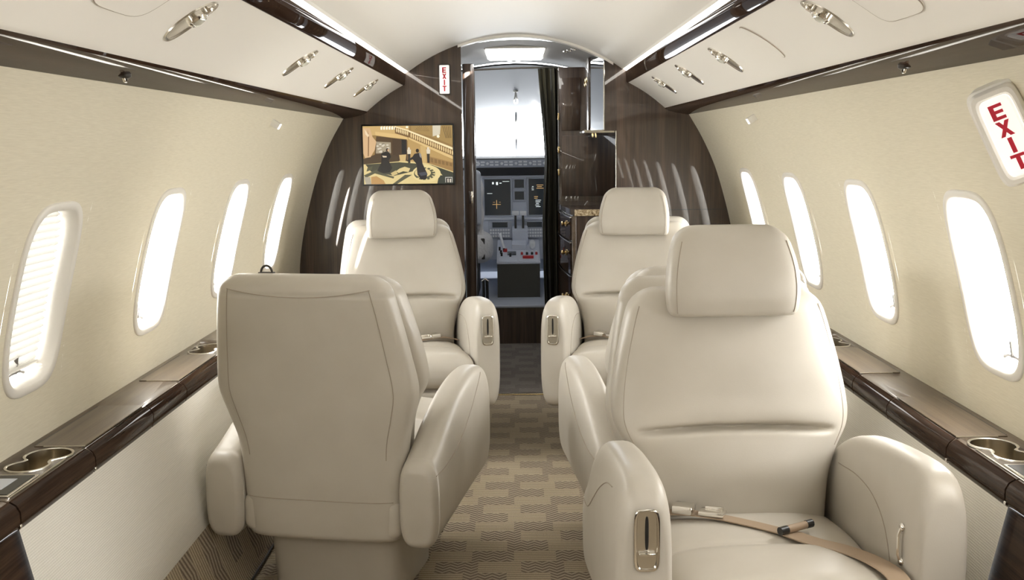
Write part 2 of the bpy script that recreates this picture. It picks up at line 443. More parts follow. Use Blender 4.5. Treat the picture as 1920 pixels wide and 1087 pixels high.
# ceiling and side service panels
def arc_ceiling(x): 
    Rr = (.525 ** 2 + .168 ** 2) / (2 * .168); return 1.821 - (Rr - math.sqrt(Rr * Rr - x * x))
bm = bmesh.new()
xs = [-.525 + 1.05 * i / 28 for i in range(29)]
grid(bm, [[(x, Y0 + (D - Y0) * j / 8, arc_ceiling(x)) for j in range(9)] for x in xs])
struct(finish('ceiling', bm, 'ceiling_paint'), 'glossy cream vaulted centre ceiling panel')
tn = 2
for sg, nm in ((-1, 'monitor'), (1, 'galley')):
    def ext(name, prof, m, label, y0=Y0, y1=D, closed=True, ang=35):
        b = bmesh.new(); rings = [[(sg * x, y0 + (y1 - y0) * j / 6, z) for x, z in prof] for j in range(7)]
        if closed: loft(b, rings)
        else: grid(b, rings)
        return struct(finish(name, b, m, ang=ang), label)
    # cove lip and lens
    ext('trim_%d' % tn, [(.524, 1.654), (.531, 1.646), (.536, 1.650), (.528, 1.664)], 'ceiling_paint', 'cream cove lip along the centre ceiling, %s side' % nm); tn += 1
    ext('trim_%d' % tn, [(.572, 1.645), (.550, 1.6395), (.535, 1.6505), (.53, 1.662), (.555, 1.668)], 'cove_lens', 'glowing cove light strip above the upper dark rail, %s side' % nm); tn += 1
    ext('trim_%d' % tn, [(.5515, 1.586), (.556, 1.580), (.572, 1.585), (.580, 1.61), (.575, 1.643), (.556, 1.640), (.5465, 1.637)], 'wood_rail', 'dark glossy upper ceiling rail, %s side' % nm); tn += 1
    pts = [(.553 + (.748 - .553) * t, 1.586 + (1.452 - 1.586) * t + .010 * math.sin(math.pi * t)) for t in [i / 8 for i in range(9)]]
    ext('ceiling_panel_' + ('left' if sg < 0 else 'right'), pts, 'psu_paint', 'cream sloping service panel with reading lights, %s side' % nm, closed=False)
    ext('trim_%d' % tn, [(.742, 1.462), (.746, 1.449), (.765, 1.440), (.80, 1.431), (.835, 1.425), (.858, 1.421), (.864, 1.424), (.866, 1.436), (.80, 1.475), (.75, 1.475)], 'wood_rail', 'dark glossy lower trim rail above the fabric wall, %s side' % nm); tn += 1
def psu(sg, t, y, off=0.0):
    x = .553 + .195 * t; z = 1.586 - .134 * t + .010 * math.sin(math.pi * t)
    n = Vector((-.566, 0, -.824))
    return Vector((sg * (x + n.x * off), y, z + n.z * off))

# side ledges
def cut_with(ob, cutter):
    md = ob.modifiers.new('cut', 'BOOLEAN'); md.operation = 'DIFFERENCE'; md.object = cutter; md.solver = 'EXACT'
    bpy.context.view_layer.update()
    dg = bpy.context.evaluated_depsgraph_get(); dg.update()
    me = bpy.data.meshes.new_from_object(ob.evaluated_get(dg)); ob.modifiers.clear(); ob.data = me
    bpy.data.objects.remove(cutter)
def superpts(cx, cy, hx, hy, e=5, n=24):
    return [(cx + hx * sup(2 * math.pi * k / n, e)[0], cy + hy * sup(2 * math.pi * k / n, e)[1]) for k in range(n)]
def ledge(sg, side):
    root = empty('side_ledge', (sg * 1.03, 2.0, .57))
    tag(root, 'dark brown glossy ledge with cup holders under the windows, %s side' % side, 'ledge')
    o = root.location
    yj = 1.955 if sg < 0 else 2.03
    def P(x, y, z): return Vector((sg * x, y, z)) - o
    prof = [(1.118, .60), (1.118, .62), (.998, .62), (.985, .6195), (.972, .616), (.962, .607), (.957, .595), (.957, .578), (.962, .565), (.98, .558), (1.0, .56)]
    tops = []
    for nm2, a, b_ in (('ledge_top', yj + .003, D), ('ledge_top', Y0, yj - .003)):
        bm = bmesh.new(); loft(bm, [[P(x, a + (b_ - a) * j / 4, z) for x, z in prof] for j in range(5)])
        tops.append(finish(nm2, bm, 'wood_ledge', root, 30))
    # darker front rail
    railp = [(.9745, .6185), (.961, .610), (.954, .597), (.954, .577), (.9605, .561), (.975, .5525), (.985, .556), (.985, .60)]
    ylist = [(yj + .003, 2.318), (2.324, 2.705), (2.711, 2.990), (2.996, 3.386), (3.392, D), (Y0, yj - .003)]
    for a, b_ in ylist:
        bm = bmesh.new(); loft(bm, [[P(x, a + (b_ - a) * j / 2, z) for x, z in railp] for j in range(3)])
        finish('front_rail', bm, 'wood_rail', root, 40)
    for y in (2.321, yj):
        bm = bmesh.new(); box(bm, *sorted((P(.953, 0, 0).x, P(.959, 0, 0).x)), P(0, y - .004, 0).y, P(0, y + .004, 0).y, P(0, 0, .566).z, P(0, 0, .574).z, .001, 1)
        finish('latch', bm, 'chrome', root)
    # table lids with bright edge
    for a, b_ in ((2.326, 2.704), (3.0, 3.384)):
        bm = bmesh.new(); pr = [(.978, .6200), (.978, .6222), (1.092, .6222), (1.092, .6200)]
        loft(bm, [[P(x, y, z) for x, z in pr] for y in (a, b_)]); finish('table_lid', bm, 'wood_ledge', root)
        bm = bmesh.new(); box(bm, *sorted((P(.976, 0, 0).x, P(1.07, 0, 0).x)), P(0, a - .004, 0).y, P(0, a - .001, 0).y, P(0, 0, .62).z, P(0, 0, .6228).z)
        finish('lid_edge', bm, 'satin_metal', root)
        bm = bmesh.new(); tube(bm, [P(1.093, a + .01, .6215), P(1.094, b_ - .01, .6215)], .0013, 6); finish('lid_seam', bm, 'cockpit_dark', root)
    # cup holders: figure-eight well cut into the ledge, chrome rim
    for yc in (2.262, 3.525):
        def eight(d):
            r1, r2, y1, y2, neck = .046 + d, .040 + d, yc, yc - .086, .024 + d
            L = []; N = 30
            for i in range(N + 1):
                t = .5 - .5 * math.cos(math.pi * i / N); y = (y1 + r1) + ((y2 - r2) - (y1 + r1)) * t
                a1 = r1 * r1 - (y - y1) ** 2; a2 = r2 * r2 - (y - y2) ** 2
                wd = max(math.sqrt(max(a1, 0)), math.sqrt(max(a2, 0)), neck if y2 < y < y1 else 0)
                cxx = 1.030 + .010 * min(max((y1 - y) / (y1 - y2), 0), 1)
                L.append((cxx, y, wd))
            return [(c + wd, y) for c, y, wd in L] + [(c - wd, y) for c, y, wd in L[-2:0:-1]]
        bm = bmesh.new(); o0, o1 = eight(0), eight(-.001)
        loft(bm, [[P(x, y, z) for x, y in o0] for z in (.57, .66)])
        cutter = finish('cutter', bm, 'chrome', root)
        cut_with(tops[0], cutter)
        bm = bmesh.new()
        rings = [[P(x, y, z) for x, y in eight(d)] for d, z in ((.0055, .6198), (.005, .6226), (.001, .6230), (-.0008, .6215), (-.001, .600), (-.002, .575))]
        vs = grid(bm, rings[:4], closed=True); rim = finish('cup_holder_rim', bm, 'satin_metal', root)
        bm = bmesh.new(); vs = grid(bm, rings[3:], closed=True); bm.faces.new(vs[-1])
        finish('cup_well', bm, 'brushed_metal', rim)
    # control panel near the aft joint
    bm = bmesh.new(); box(bm, *sorted((P(.985, 0, 0).x, P(1.085, 0, 0).x)), P(0, 1.975, 0).y, P(0, 2.112, 0).y, P(0, 0, .62).z, P(0, 0, .6235).z, .001, 1)
    cp = finish('control_panel', bm, 'satin_metal', root)
    bm = bmesh.new(); box(bm, *sorted((P(.991, 0, 0).x, P(1.079, 0, 0).x)), P(0, 1.982, 0).y, P(0, 2.105, 0).y, P(0, 0, .6232).z, P(0, 0, .6245).z)
    finish('panel_face', bm, 'black', cp)
    bm = bmesh.new(); box(bm, *sorted((P(1.015, 0, 0).x, P(1.06, 0, 0).x)), P(0, 2.01, 0).y, P(0, 2.08, 0).y, P(0, 0, .6243).z, P(0, 0, .6252).z)
    finish('panel_display', bm, 'cockpit_panel', cp)
    bm = bmesh.new(); tube(bm, [P(.9815, 1.97, .6207), P(.9815, 2.23, .6207)], .0018, 6); finish('bright_strip', bm, 'chrome', root)
    return root
ledge(-1, 'monitor'); ledge(1, 'galley')

# ------------------------------------------------------------------ forward bulkhead
def half_outline(x_in):
    """bulkhead outline, right half, from inner edge x_in up and round down to the floor"""
    pts = [(x_in, 0.0), (x_in, arc_ceiling(x_in) + .01)]
    for i in range(1, 9):
        x = x_in + (.54 - x_in) * i / 8; pts.append((x, arc_ceiling(min(x, .56)) + .01))
    pts += [(.59, 1.65), (.76, 1.48), (.866, 1.45)]
    for i in range(0, len(WALLP), 6): pts.append((WALLP[i].x + .012, WALLP[i].y))
    pts += [(1.10, .45), (1.0, .2), (.85, 0.0)]
    return pts
bm = bmesh.new()
prism(bm, [(-x, z) for x, z in half_outline(.270)][::-1], lambda u, v: (u, D, v), lambda u, v: (u, D + .03, v))
struct(finish('wall_front_left', bm, 'wood', ang=30), 'dark glossy wood bulkhead panel carrying the monitor')
bm = bmesh.new()
ho = half_outline(.44); ho = [(.50, 0), (.50, 1.345), (.44, 1.345)] + ho[1:]
prism(bm, ho, lambda u, v: (u, D, v), lambda u, v: (u, D + .03, v))
struct(finish('wall_front_right', bm, 'wood', ang=30), 'dark glossy wood bulkhead panel beside the galley')
bm = bmesh.new()
tube(bm, [(.50, D - .001, z) for z in (.2, .8, 1.345)], .0025, 6)
tube(bm, [(.44, D - .001, z) for z in (1.35, 1.5, 1.68)], .004, 6)
struct(finish('trim_%d' % tn, bm, 'satin_metal'), 'thin bright edge lines of the galley side bulkhead'); tn += 1
bm = bmesh.new(); box(bm, .50, 1.105, D - .0008, D + .01, .9455, .9485); struct(finish('trim_%d' % tn, bm, 'black'), 'thin dark horizontal joint line across the galley side bulkhead'); tn += 1
# header arch lip
bm = bmesh.new()
rings = []
for i in range(25):
    x = -.285 + .77 * i / 24; z = arc_ceiling(x)
    rings.append([(x, D - .012, z + .004), (x, D - .012, z - .012), (x, D + .03, z - .014), (x, D + .03, z + .004)])
loft(bm, rings); struct(finish('trim_%d' % tn, bm, 'white_plastic'), 'cream arched header lip over the doorway'); tn += 1
bm = bmesh.new(); box(bm, -.27, .50, D - .012, D + .012, 0, .006, .002, 1)
struct(finish('trim_%d' % tn, bm, 'gold_metal'), 'thin metal threshold strip across the aisle carpet'); tn += 1
# aft end wall
bm = bmesh.new(); box(bm, -1.2, 1.2, Y0 - .03, Y0, 0, 1.9); struct(finish('wall_back', bm, 'wall_fabric'), 'plain cream aft wall')

# ------------------------------------------------------------------ vestibule and cockpit shell
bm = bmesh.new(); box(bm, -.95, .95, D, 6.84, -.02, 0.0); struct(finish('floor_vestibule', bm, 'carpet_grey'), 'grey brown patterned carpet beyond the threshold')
bm = bmesh.new(); box(bm, -.95, .95, 6.84, 6.87, 0, .235); struct(finish('trim_%d' % tn, bm, 'wood'), 'dark step riser up to the cockpit floor'); tn += 1
bm = bmesh.new(); box(bm, -.95, .95, 6.83, 8.9, .235, .252, .004, 1); struct(finish('floor_cockpit', bm, 'cockpit_grey'), 'grey cockpit floor above the step')
bm = bmesh.new()
grid(bm, [[(x, y, 1.80 - .35 * x * x) for y in (D + .02, 6.0, 6.84)] for x in [-.96 + 1.92 * i / 16 for i in range(17)]])
struct(finish('ceiling_vestibule', bm, 'vestibule_paint'), 'grey ceiling over the entry vestibule')
bm = bmesh.new()
grid(bm, [[(x, y, z - .30 * x * x) for y, z in ((6.84, 1.79), (7.2, 1.735), (7.6, 1.66), (8.0, 1.585), (8.32, 1.53))] for x in [-1.0 + 2.0 * i / 16 for i in range(17)]])
struct(finish('ceiling_cockpit', bm, 'cockpit_liner'), 'pale grey cockpit ceiling liner')
bm = bmesh.new()
tube(bm, [(x, 6.84, 1.79 - .33 * x * x - .006) for x in [-.6 + 1.2 * i / 16 for i in range(17)]], .006, 6)
struct(finish('trim_%d' % tn, bm, 'cockpit_dark'), 'thin dark arched joint between vestibule and cockpit ceilings'); tn += 1
for sg, nm in ((-1, 'left'), (1, 'right')):
    bm = bmesh.new(); box(bm, *sorted((sg * .95, sg * .97)), D + .03, 6.84, 0, 1.7); struct(finish('wall_vestibule_' + nm, bm, 'vestibule_paint'), 'grey vestibule side wall by the %s' % ('entry' if sg < 0 else 'galley'))
    bm = bmesh.new(); box(bm, *sorted((sg * 1.0, sg * 1.02)), 6.84, 8.9, .25, 1.75); struct(finish('wall_cockpit_' + nm, bm, 'cockpit_liner'), 'pale cockpit side wall on the %s side' % ('monitor' if sg < 0 else 'galley'))
# windshield
for k, (a, b_) in enumerate(((-.98, -.008), (.008, .98))):
    root = empty('window_%d' % (n + k), ((a + b_) / 2, 8.35, 1.2)); struct(root, 'bright cockpit windshield pane on the %s side' % ('monitor' if k == 0 else 'galley'))
    bm = bmesh.new(); grid(bm, [[(x - root.location.x, y - 8.35, z - 1.2) for x in (a, (a + b_) / 2, b_)] for y, z in ((8.34, 1.56), (8.62, 1.20), (8.85, .95))]); finish('pane', bm, 'windshield', root)
bm = bmesh.new(); loft(bm, [[(x0, y, z) for x0, y, z in ((-.011 * k2, y, z), (.011 * k2, y, z), (.008 * k2, y + .03, z), (-.008 * k2, y + .03, z))] for k2, y, z in ((1, 8.32, 1.54), (.8, 8.5, 1.35), (.7, 8.8, 1.0))])
struct(finish('trim_%d' % tn, bm, 'cockpit_liner'), 'slim centre post of the cockpit windshield'); tn += 1
bm = bmesh.new(); box(bm, -1.0, 1.0, 8.86, 8.9, .25, 1.25); struct(finish('wall_nose', bm, 'cockpit_dark'), 'dark nose wall behind the instrument panel')

# ------------------------------------------------------------------ club seats
def pad(bm, t0, t1, nt, sec, mp, e=4.0, r0=.03, r1=.03, k0=(1, 1), k1=(1, 1), n=56, post=None):
    """soft lofted pad: sec(t)->(centre a, half a, low b, high b); rounded at both ends"""
    ts = set()
    for i in range(nt + 1): ts.add(t0 + r0 + (t1 - r1 - t0 - r0) * i / nt)
    for i in range(7):
        q = math.sin(math.pi / 2 * i / 6); ts.add(t0 + r0 - r0 * q); ts.add(t1 - r1 + r1 * q)
    rings = []
    for t in sorted(ts):
        ac, ah, b0, b1 = sec(t); ia = ib = 0
        if t < t0 + r0: q = (t0 + r0 - t) / r0; f = r0 * (1 - math.sqrt(max(0, 1 - q * q))); ia, ib = f * k0[0], f * k0[1]
        if t > t1 - r1: q = (t - t1 + r1) / r1; f = r1 * (1 - math.sqrt(max(0, 1 - q * q))); ia, ib = f * k1[0], f * k1[1]
        bc, bh = (b0 + b1) / 2, (b1 - b0) / 2 - ib; ah -= ia
        ring = []
        for k in range(n):
            ca, sa = sup(2 * math.pi * (k + .5) / n, e)
            a, b = ac + ah * ca, bc + bh * sa
            p = mp(t, a, b)
            if post: p = post(p, ca, sa)
            ring.append(p)
        rings.append(ring)
    loft(bm, rings)
BK_HX = [(.36, .212), (.50, .222), (.57, .245), (.62, .272), (.66, .279), (.75, .268), (.85, .245), (.90, .230), (.935, .216)]
BK_YF = [(.36, .0), (.45, .0), (.55, .014), (.65, .044), (.75, .074), (.85, .100), (.935, .120)]
SH_HX = [(.20, .222), (.35, .232), (.48, .242), (.56, .264), (.63, .280), (.72, .270), (.82, .254), (.90, .238), (.95, .224)]
SH_YR = [(.20, .262), (.35, .264), (.50, .277), (.65, .305), (.80, .338), (.90, .360), (.95, .370)]
AR_TOP = [(-.43, .648), (-.36, .658), (-.28, .656), (-.15, .644), (-.02, .620), (.08, .575), (.16, .510), (.22, .462), (.27, .435)]
AR_LOW = [(-.43, .560), (-.36, .580), (-.28, .587), (-.18, .582), (-.06, .560), (.06, .520), (.16, .475), (.22, .450), (.27, .432)]
AR_BOT = [(-.43, .225), (-.35, .222), (-.2, .215), (0, .205), (.27, .195)]
def xyz_z(t, a, b): return Vector((a, b, t))
def xyz_y(t, a, b): return Vector((a, t, b))
def seat(name, label, loc, ang, aisle, drop=0.0, headrest=True, belt=True, handle=False, crease=True):
    root = empty(name, loc, R_(ang)); tag(root, label, 'seat', 'leather club seats in the cabin')
    E_ = 3.6
    AT = AR_LOW if drop else AR_TOP
    # backrest cushion
    def post(p, ca, sa):
        if sa < 0:
            hx = sinterp(BK_HX, p.z); u = p.x / hx
            zc = .628 - .018 * u * u
            dz = (p.z - zc) / (.0065 if p.z < zc else .0085); fade = max(0, 1 - (abs(u) / .86) ** 6)
            wgt = max(0, -sa) ** .5
            p.y += fade * wgt * .030 * math.exp(-dz * dz)
            if crease: p.y += fade * wgt * (.010 * math.exp(-((p.z - zc - .035) / .03) ** 2) * -.5)
            p.y -= wgt * .014 * math.exp(-((p.z - .76) / .10) ** 2) * (1 - u * u)
            p.y -= wgt * .010 * math.exp(-((p.z - .53) / .06) ** 2) * (1 - u * u)
        return p
    bm = bmesh.new()
    pad(bm, .36, .935, 130, lambda z: (0, sinterp(BK_HX, z), sinterp(BK_YF, z), sinterp(BK_YF, z) + .165), xyz_z, E_, .03, .05, n=72, post=post)
    br = finish('backrest', bm, 'leather', root, 60)
    for s_ in (-1, 1):
        pts = []
        for i in range(26):
            z = .58 + (.90 - .58) * i / 25; hx = sinterp(BK_HX, z); u = .925
            y = sinterp(BK_YF, z) + .0825 - .0825 * (1 - u ** E_) ** (1 / E_) - .0006
            pts.append((s_ * hx * u, y, z))
        bm = bmesh.new(); tube(bm, pts, .0011, 5); finish('seam', bm, 'stitch', br)
    # rear shell
    bm = bmesh.new()
    def shsec(z): return (0, sinterp(SH_HX, z), sinterp(BK_YF, max(z, .36)) + .125, sinterp(SH_YR, z))
    pad(bm, .20, .95, 40, shsec, xyz_z, 4.2, .02, .045, n=72)
    sh = finish('back_shell', bm, 'leather', root, 60)
    def shp(x, z, o=.0006):
        _, hx, b0, b1 = shsec(z); f = max(0, 1 - abs(x / hx) ** 4.2) ** (1 / 4.2)
        ins = 0
        if z > .905: q = (z - .905) / .045; ins = .045 * (1 - math.sqrt(max(0, 1 - q * q)))
        return (x, (b0 + b1) / 2 + ((b1 - b0) / 2 - ins) * f + o, z)
    for s_ in (-1, 1):
        bm = bmesh.new(); tube(bm, [shp(s_ * (sinterp(SH_HX, z) * .83), z) for z in [.44 + (.915 - .44) * i / 30 for i in range(31)]], .0012, 5); finish('seam', bm, 'stitch', sh)
    bm = bmesh.new(); tube(bm, [shp(x, .895 + .022 * (x / .2) ** 2) for x in [-.197 + .394 * i / 30 for i in range(31)]], .0012, 5); finish('seam', bm, 'stitch', sh)
    bm = bmesh.new(); tube(bm, [shp(x, .318) for x in [-.21 + .42 * i / 20 for i in range(21)]], .0012, 5); finish('seam', bm, 'stitch', sh)
    # seat cushion
    bm = bmesh.new()
    ctop = [(-.48, .432), (-.42, .446), (-.32, .448), (-.24, .442), (-.205, .430), (-.18, .435), (-.1, .436), (.05, .420)]
    def cpost(p, ca, sa):
        if sa > 0: p.z += .012 * (1 - (p.x / .24) ** 2) * sa * (1 if p.y > -.44 else .5)
        return p
    pad(bm, -.455, .05, 60, lambda y: (0, .228, .31, sinterp(ctop, y)), xyz_y, 4.5, .055, .02, (.25, 1), (.2, .5), n=64, post=cpost)
    finish('seat_cushion', bm, 'leather', root, 60)
    # armrests
    for s_ in (-1, 1):
        bm = bmesh.new()
        pad(bm, -.435, .272, 60, lambda y: (s_ * .283, .055, sinterp(AR_BOT, y), sinterp(AT, y)), xyz_y, 3.4, .05, .03, (.35, 1), (.6, .8), n=56)
        ar = finish('armrest', bm, 'leather', root, 60)
        def arx(y, z, side):
            b0, b1 = sinterp(AR_BOT, y), sinterp(AT, y); f = max(0, 1 - abs((z - (b0 + b1) / 2) / ((b1 - b0) / 2)) ** 3.4) ** (1 / 3.4)
            return (s_ * .283 + side * (.055 * f + .0005), y, z)
        for side in (-1, 1):
            if side == s_:   # outer face: sweeping seam from the rear to the front of the arm top
                q = crom([(.25, .400, 0), (.13, .405, 0), (.0, .43, 0), (-.12, .475, 0), (-.24, .530, 0), (-.33, .562, 0)] if drop else [(.25, .400, 0), (.12, .420, 0), (0, .48, 0), (-.12, .545, 0), (-.22, .588, 0), (-.30, .605, 0)], 8)
            else:            # inner face: arch seam of the inset panel
                q = crom([(a_, b_ - drop * .9, 0) for a_, b_ in ((.02, .545), (-.10, .555), (-.20, .545), (-.27, .510), (-.31, .45), (-.325, .38))], 8)
            bm = bmesh.new(); tube(bm, [arx(p.x, p.y, side) for p in q], .0012, 5); finish('seam', bm, 'stitch', ar)
        if s_ == aisle:
            yf = -.4355; cx = s_ * .283
            bm = bmesh.new()
            def rr(hx, hz, n_=32, e=5): return [(hx * sup(2 * math.pi * k / n_, e)[0], hz * sup(2 * math.pi * k / n_, e)[1]) for k in range(n_)]
            zc = .545 - drop
            grid(bm, [[(cx + x, yf + y, zc + z) for x, z in rr(hx, hz)] for hx, hz, y in ((.0245, .061, .006), (.0245, .061, -.003), (.0225, .059, -.0045), (.020, .0565, -.0045), (.0185, .055, -.001))], closed=True)
            pl = finish('control_plate', bm, 'chrome', ar)
            bm = bmesh.new(); vs = grid(bm, [[(cx + x, yf - .0008, zc + z) for x, z in rr(hx, hz)] for hx, hz in ((.0188, .0553), (.01, .03))], closed=True); bm.faces.new(vs[-1]); finish('plate_face', bm, 'satin_metal', pl)
            bm = bmesh.new(); loft(bm, [[(cx + x, yf + y, zc + .014 + z) for x, z in rr(.0035, .033, 16, 3)] for y in (0, -.0018)]); finish('slot', bm, 'black', pl)
            bm = bmesh.new(); box(bm, cx - .016, cx + .016, yf - .010, yf - .001, zc - .0285, zc - .0225, .0025); box(bm, cx - .005, cx + .005, yf - .006, yf, zc - .03, zc - .02, .001); finish('lever', bm, 'chrome', pl)
        else:
            bm = bmesh.new(); xi = arx(-.36, .50, -s_)[0]; dx = -s_
            for zz in (.535, .465): lathe(bm, [(.0085, -.002), (.0085, .003), (.006, .006), (.003, .007)], (xi, -.372, zz), (dx, 0, 0), 14)
            tube(bm, [(xi + dx * .003, -.372, .535), (xi + dx * .008, -.372, .52), (xi + dx * .008, -.372, .48), (xi + dx * .003, -.372, .465)], .0035, 8)
            finish('release_handle', bm, 'chrome', ar)
    # under-structure
    bm = bmesh.new(); pad(bm, -.40, .25, 10, lambda y: (0, .232, .205, .33), xyz_y, 6, .02, .02, n=40); finish('seat_base', bm, 'leather', root, 60)
    bm = bmesh.new(); pad(bm, .10, .30, 10, lambda z: (0, .222, -.425 + .05 * (.30 - z) / .2, -.33), xyz_z, 5, .03, .02, n=40); finish('leg_rest', bm, 'leather', root, 60)
    bm = bmesh.new(); pad(bm, .0, .215, 8, lambda z: (0, .20 - .1 * (.215 - z) * .3, -.20, .19 - .12 * (.215 - z)), xyz_z, 7, .008, .008, n=40); finish('pedestal', bm, 'leather', root, 60)
    for s_ in (-1, 1):
        bm = bmesh.new(); box(bm, s_ * .24 - .012, s_ * .24 + .012, -.20, -.10, .14, .225, .006); box(bm, s_ * .24 - .006, s_ * .24 + .006, -.13, -.12, .10, .15, .002)
        finish('swivel_bracket', bm, 'dark_metal', root)
    if headrest:
        HR_HX = [(.880, .146), (.90, .151), (.95, .154), (1.00, .149), (1.05, .136), (1.085, .124)]
        HR_YF = [(.880, .060), (.93, .050), (1.0, .062), (1.085, .098)]
        bm = bmesh.new()
        pad(bm, .882, 1.088, 30, lambda z: (0, sinterp(HR_HX, z), sinterp(HR_YF, z), sinterp(HR_YF, z) + .105), xyz_z, 4.6, .014, .040, (.4, 1), (1, 1), n=64)
        hr = finish('headrest', bm, 'leather', root, 60)
        for s_ in (-1, 1):
            pts = []
            for i in range(21):
                z = .892 + (1.055 - .892) * i / 20; u = .90
                y = sinterp(HR_YF, z) + .0525 - .0525 * (1 - u ** 4.6) ** (1 / 4.6) - .0006
                pts.append((s_ * sinterp(HR_HX, z) * u, y, z))
            bm = bmesh.new(); tube(bm, pts, .0011, 5); finish('seam', bm, 'stitch', hr)
    if handle:
        bm = bmesh.new(); cx, cz, cy = .12, .948, .27
        tube(bm, [(cx + .016 * math.cos(t), cy, cz + .020 * math.sin(t)) for t in [math.pi * i / 14 for i in range(15)]], .0032, 8)
        box(bm, cx - .022, cx + .022, cy - .008, cy + .008, cz - .006, cz + .003, .002)
        finish('grab_loop', bm, 'dark_metal', root)
    if belt:
        s_ = aisle
        BZ = -.030
        def strap(path, w_, name, m, parent):
            path = [(a, b, c + BZ) for a, b, c in path]
            b2 = bmesh.new(); P_ = [Vector(p) for p in crom(path, 8)]; rings = []
            for i, p in enumerate(P_):
                d = P_[min(i + 1, len(P_) - 1)] - P_[max(i - 1, 0)]; d.z = 0; d.normalize(); sd = Vector((-d.y, d.x, 0)) * w_
                rings.append([p - sd, p + sd, p + sd + Vector((0, 0, .0025)), p - sd + Vector((0, 0, .0025))])
            loft(b2, rings); return finish(name, b2, m, parent)
        x = lambda v: v * -s_
        st = strap([(x(-.225), -.005, .462), (x(-.16), -.02, .479), (x(-.08), -.055, .4815), (x(.0), -.115, .4815), (x(.055), -.165, .481)], .017, 'lap_belt', 'strap', root)
        strap([(x(.05), -.16, .4835), (x(.10), -.215, .479), (x(.15), -.28, .484), (x(.185), -.36, .488), (x(.20), -.43, .482), (x(.205), -.485, .44)], .022, 'belt_tail', 'strap', st)
        bm = bmesh.new(); M = Matrix.Translation((x(-.125), -.035, .4865 + BZ)) @ Matrix.Rotation(R_(-25) * -s_, 4, 'Z')
        box(bm, -.035, .012, -.020, .020, -.004, .016, .005, 2, M)
        M2 = Matrix.Translation((x(-.075), -.058, .4875 + BZ)) @ Matrix.Rotation(R_(-25) * -s_, 4, 'Z')
        box(bm, -.030, .028, -.017, .017, -.003, .008, .003, 2, M2); box(bm, -.020, .022, .006, .018, .006, .014, .003, 2, M2)
        finish('belt_buckle', bm, 'chrome', st)
        bm = bmesh.new(); tube(bm, [(x(.045), -.185, .492 + BZ), (x(.115), -.150, .494 + BZ)], .0085, 12)
        finish('belt_roll', bm, 'strap', st)
        bm = bmesh.new(); tube(bm, [(x(.040), -.1875, .492 + BZ), (x(.058), -.1785, .4925 + BZ)], .0092, 12); finish('belt_roll_end', bm, 'black', st); bm = bmesh.new(); tube(bm, [(x(.105), -.155, .494 + BZ), (x(.120), -.1475, .4942 + BZ)], .0092, 12)
        finish('belt_roll_end', bm, 'black', st)
    return root
seat('club_seat', 'pale leather club seat with headrest facing aft below the bulkhead monitor', (-.487, 4.59, 0), 11.5, 1)
seat('club_seat', 'pale leather club seat with headrest facing aft beside the galley counter', (.495, 4.59, 0), -10.5, -1)
seat('club_seat', 'beige leather club seat without headrest, metal loop on top of its plain back', (-.505, 3.083, 0), 169, -1, drop=.08, headrest=False, belt=False, handle=True)
seat('club_seat', 'beige leather club seat without headrest standing back to back with another seat', (.515, 3.19, 0), 186.7, 1, drop=.08, headrest=False, belt=False)
seat('club_seat', 'large beige leather club seat with headrest and loose brown lap belt, backed onto another seat', (.503, 2.36, 0), 2, -1)

# ------------------------------------------------------------------ reading lights and service panel fittings
def psu_pt(sg, tc, yc, u, v, off, root):   # u: across the panel (m), v: along the cabin (m)
    return psu(sg, tc + u / .2366, yc + v, off) - root.location
ORD = ['fourth', 'third', 'second', 'nearest']
for sg, side, ylist in ((-1, 'monitor', (2.165, 3.243, 3.94, 4.644)), (1, 'galley', (2.251, 3.326, 4.013, 4.692))):
    for k, yc in enumerate(ylist):
        root = empty('reading_light', psu(sg, .46, yc))
        tag(root, 'chrome reading light in the cream service panel, %s to the bulkhead, %s side' % (ORD[k] if k == 3 else ORD[k] + ' nearest', side), 'reading light', 'reading lights in the service panels')
        T = .46
        def outl(hu, hv, n=40, e=2.3): return [(hu * sup(2 * math.pi * i / n, e)[0], hv * sup(2 * math.pi * i / n, e)[1]) for i in range(n)]
        bm = bmesh.new(); rings = []
        for hu, hv, off in ((.066, .044, .0), (.065, .043, .003), (.062, .040, .003), (.058, .036, .0005)):
            rings.append([psu_pt(sg, T, yc, u, v, off, root) for u, v in outl(hu, hv)])
        grid(bm, rings, closed=True); finish('bezel', bm, 'satin_metal', root)
        bm = bmesh.new(); rings = []
        for f, off in ((1.0, .0006), (.8, .0014), (.5, .002), (.05, .002)):
            rings.append([psu_pt(sg, T, yc, u * f, v * f, off, root) for u, v in outl(.0585, .0365)])
        grid(bm, rings, closed=True); finish('dish', bm, 'gold_metal' if False else 'satin_metal', root)
        nrm = Vector((sg * -.566, 0, -.824))
        bm = bmesh.new(); lathe(bm, [(.021, .0), (.0215, .009), (.018, .013), (.0145, .012)], psu_pt(sg, T, yc, -.012, .0, .001, root), nrm, 20); lb = finish('lamp_barrel', bm, 'chrome', root)
        bm = bmesh.new(); lathe(bm, [(.0145, .0), (.012, .004), (.006, .006), (.001, .0065)], psu_pt(sg, T, yc, -.012, .0, .0125, root), nrm, 16); finish('lamp_lens', bm, 'lamp_lens', lb)
        bm = bmesh.new(); lathe(bm, [(.010, .0), (.010, .007), (.007, .010), (.001, .010)], psu_pt(sg, T, yc, -.042, .0, .001, root), nrm, 16); finish('air_nozzle', bm, 'chrome', root)
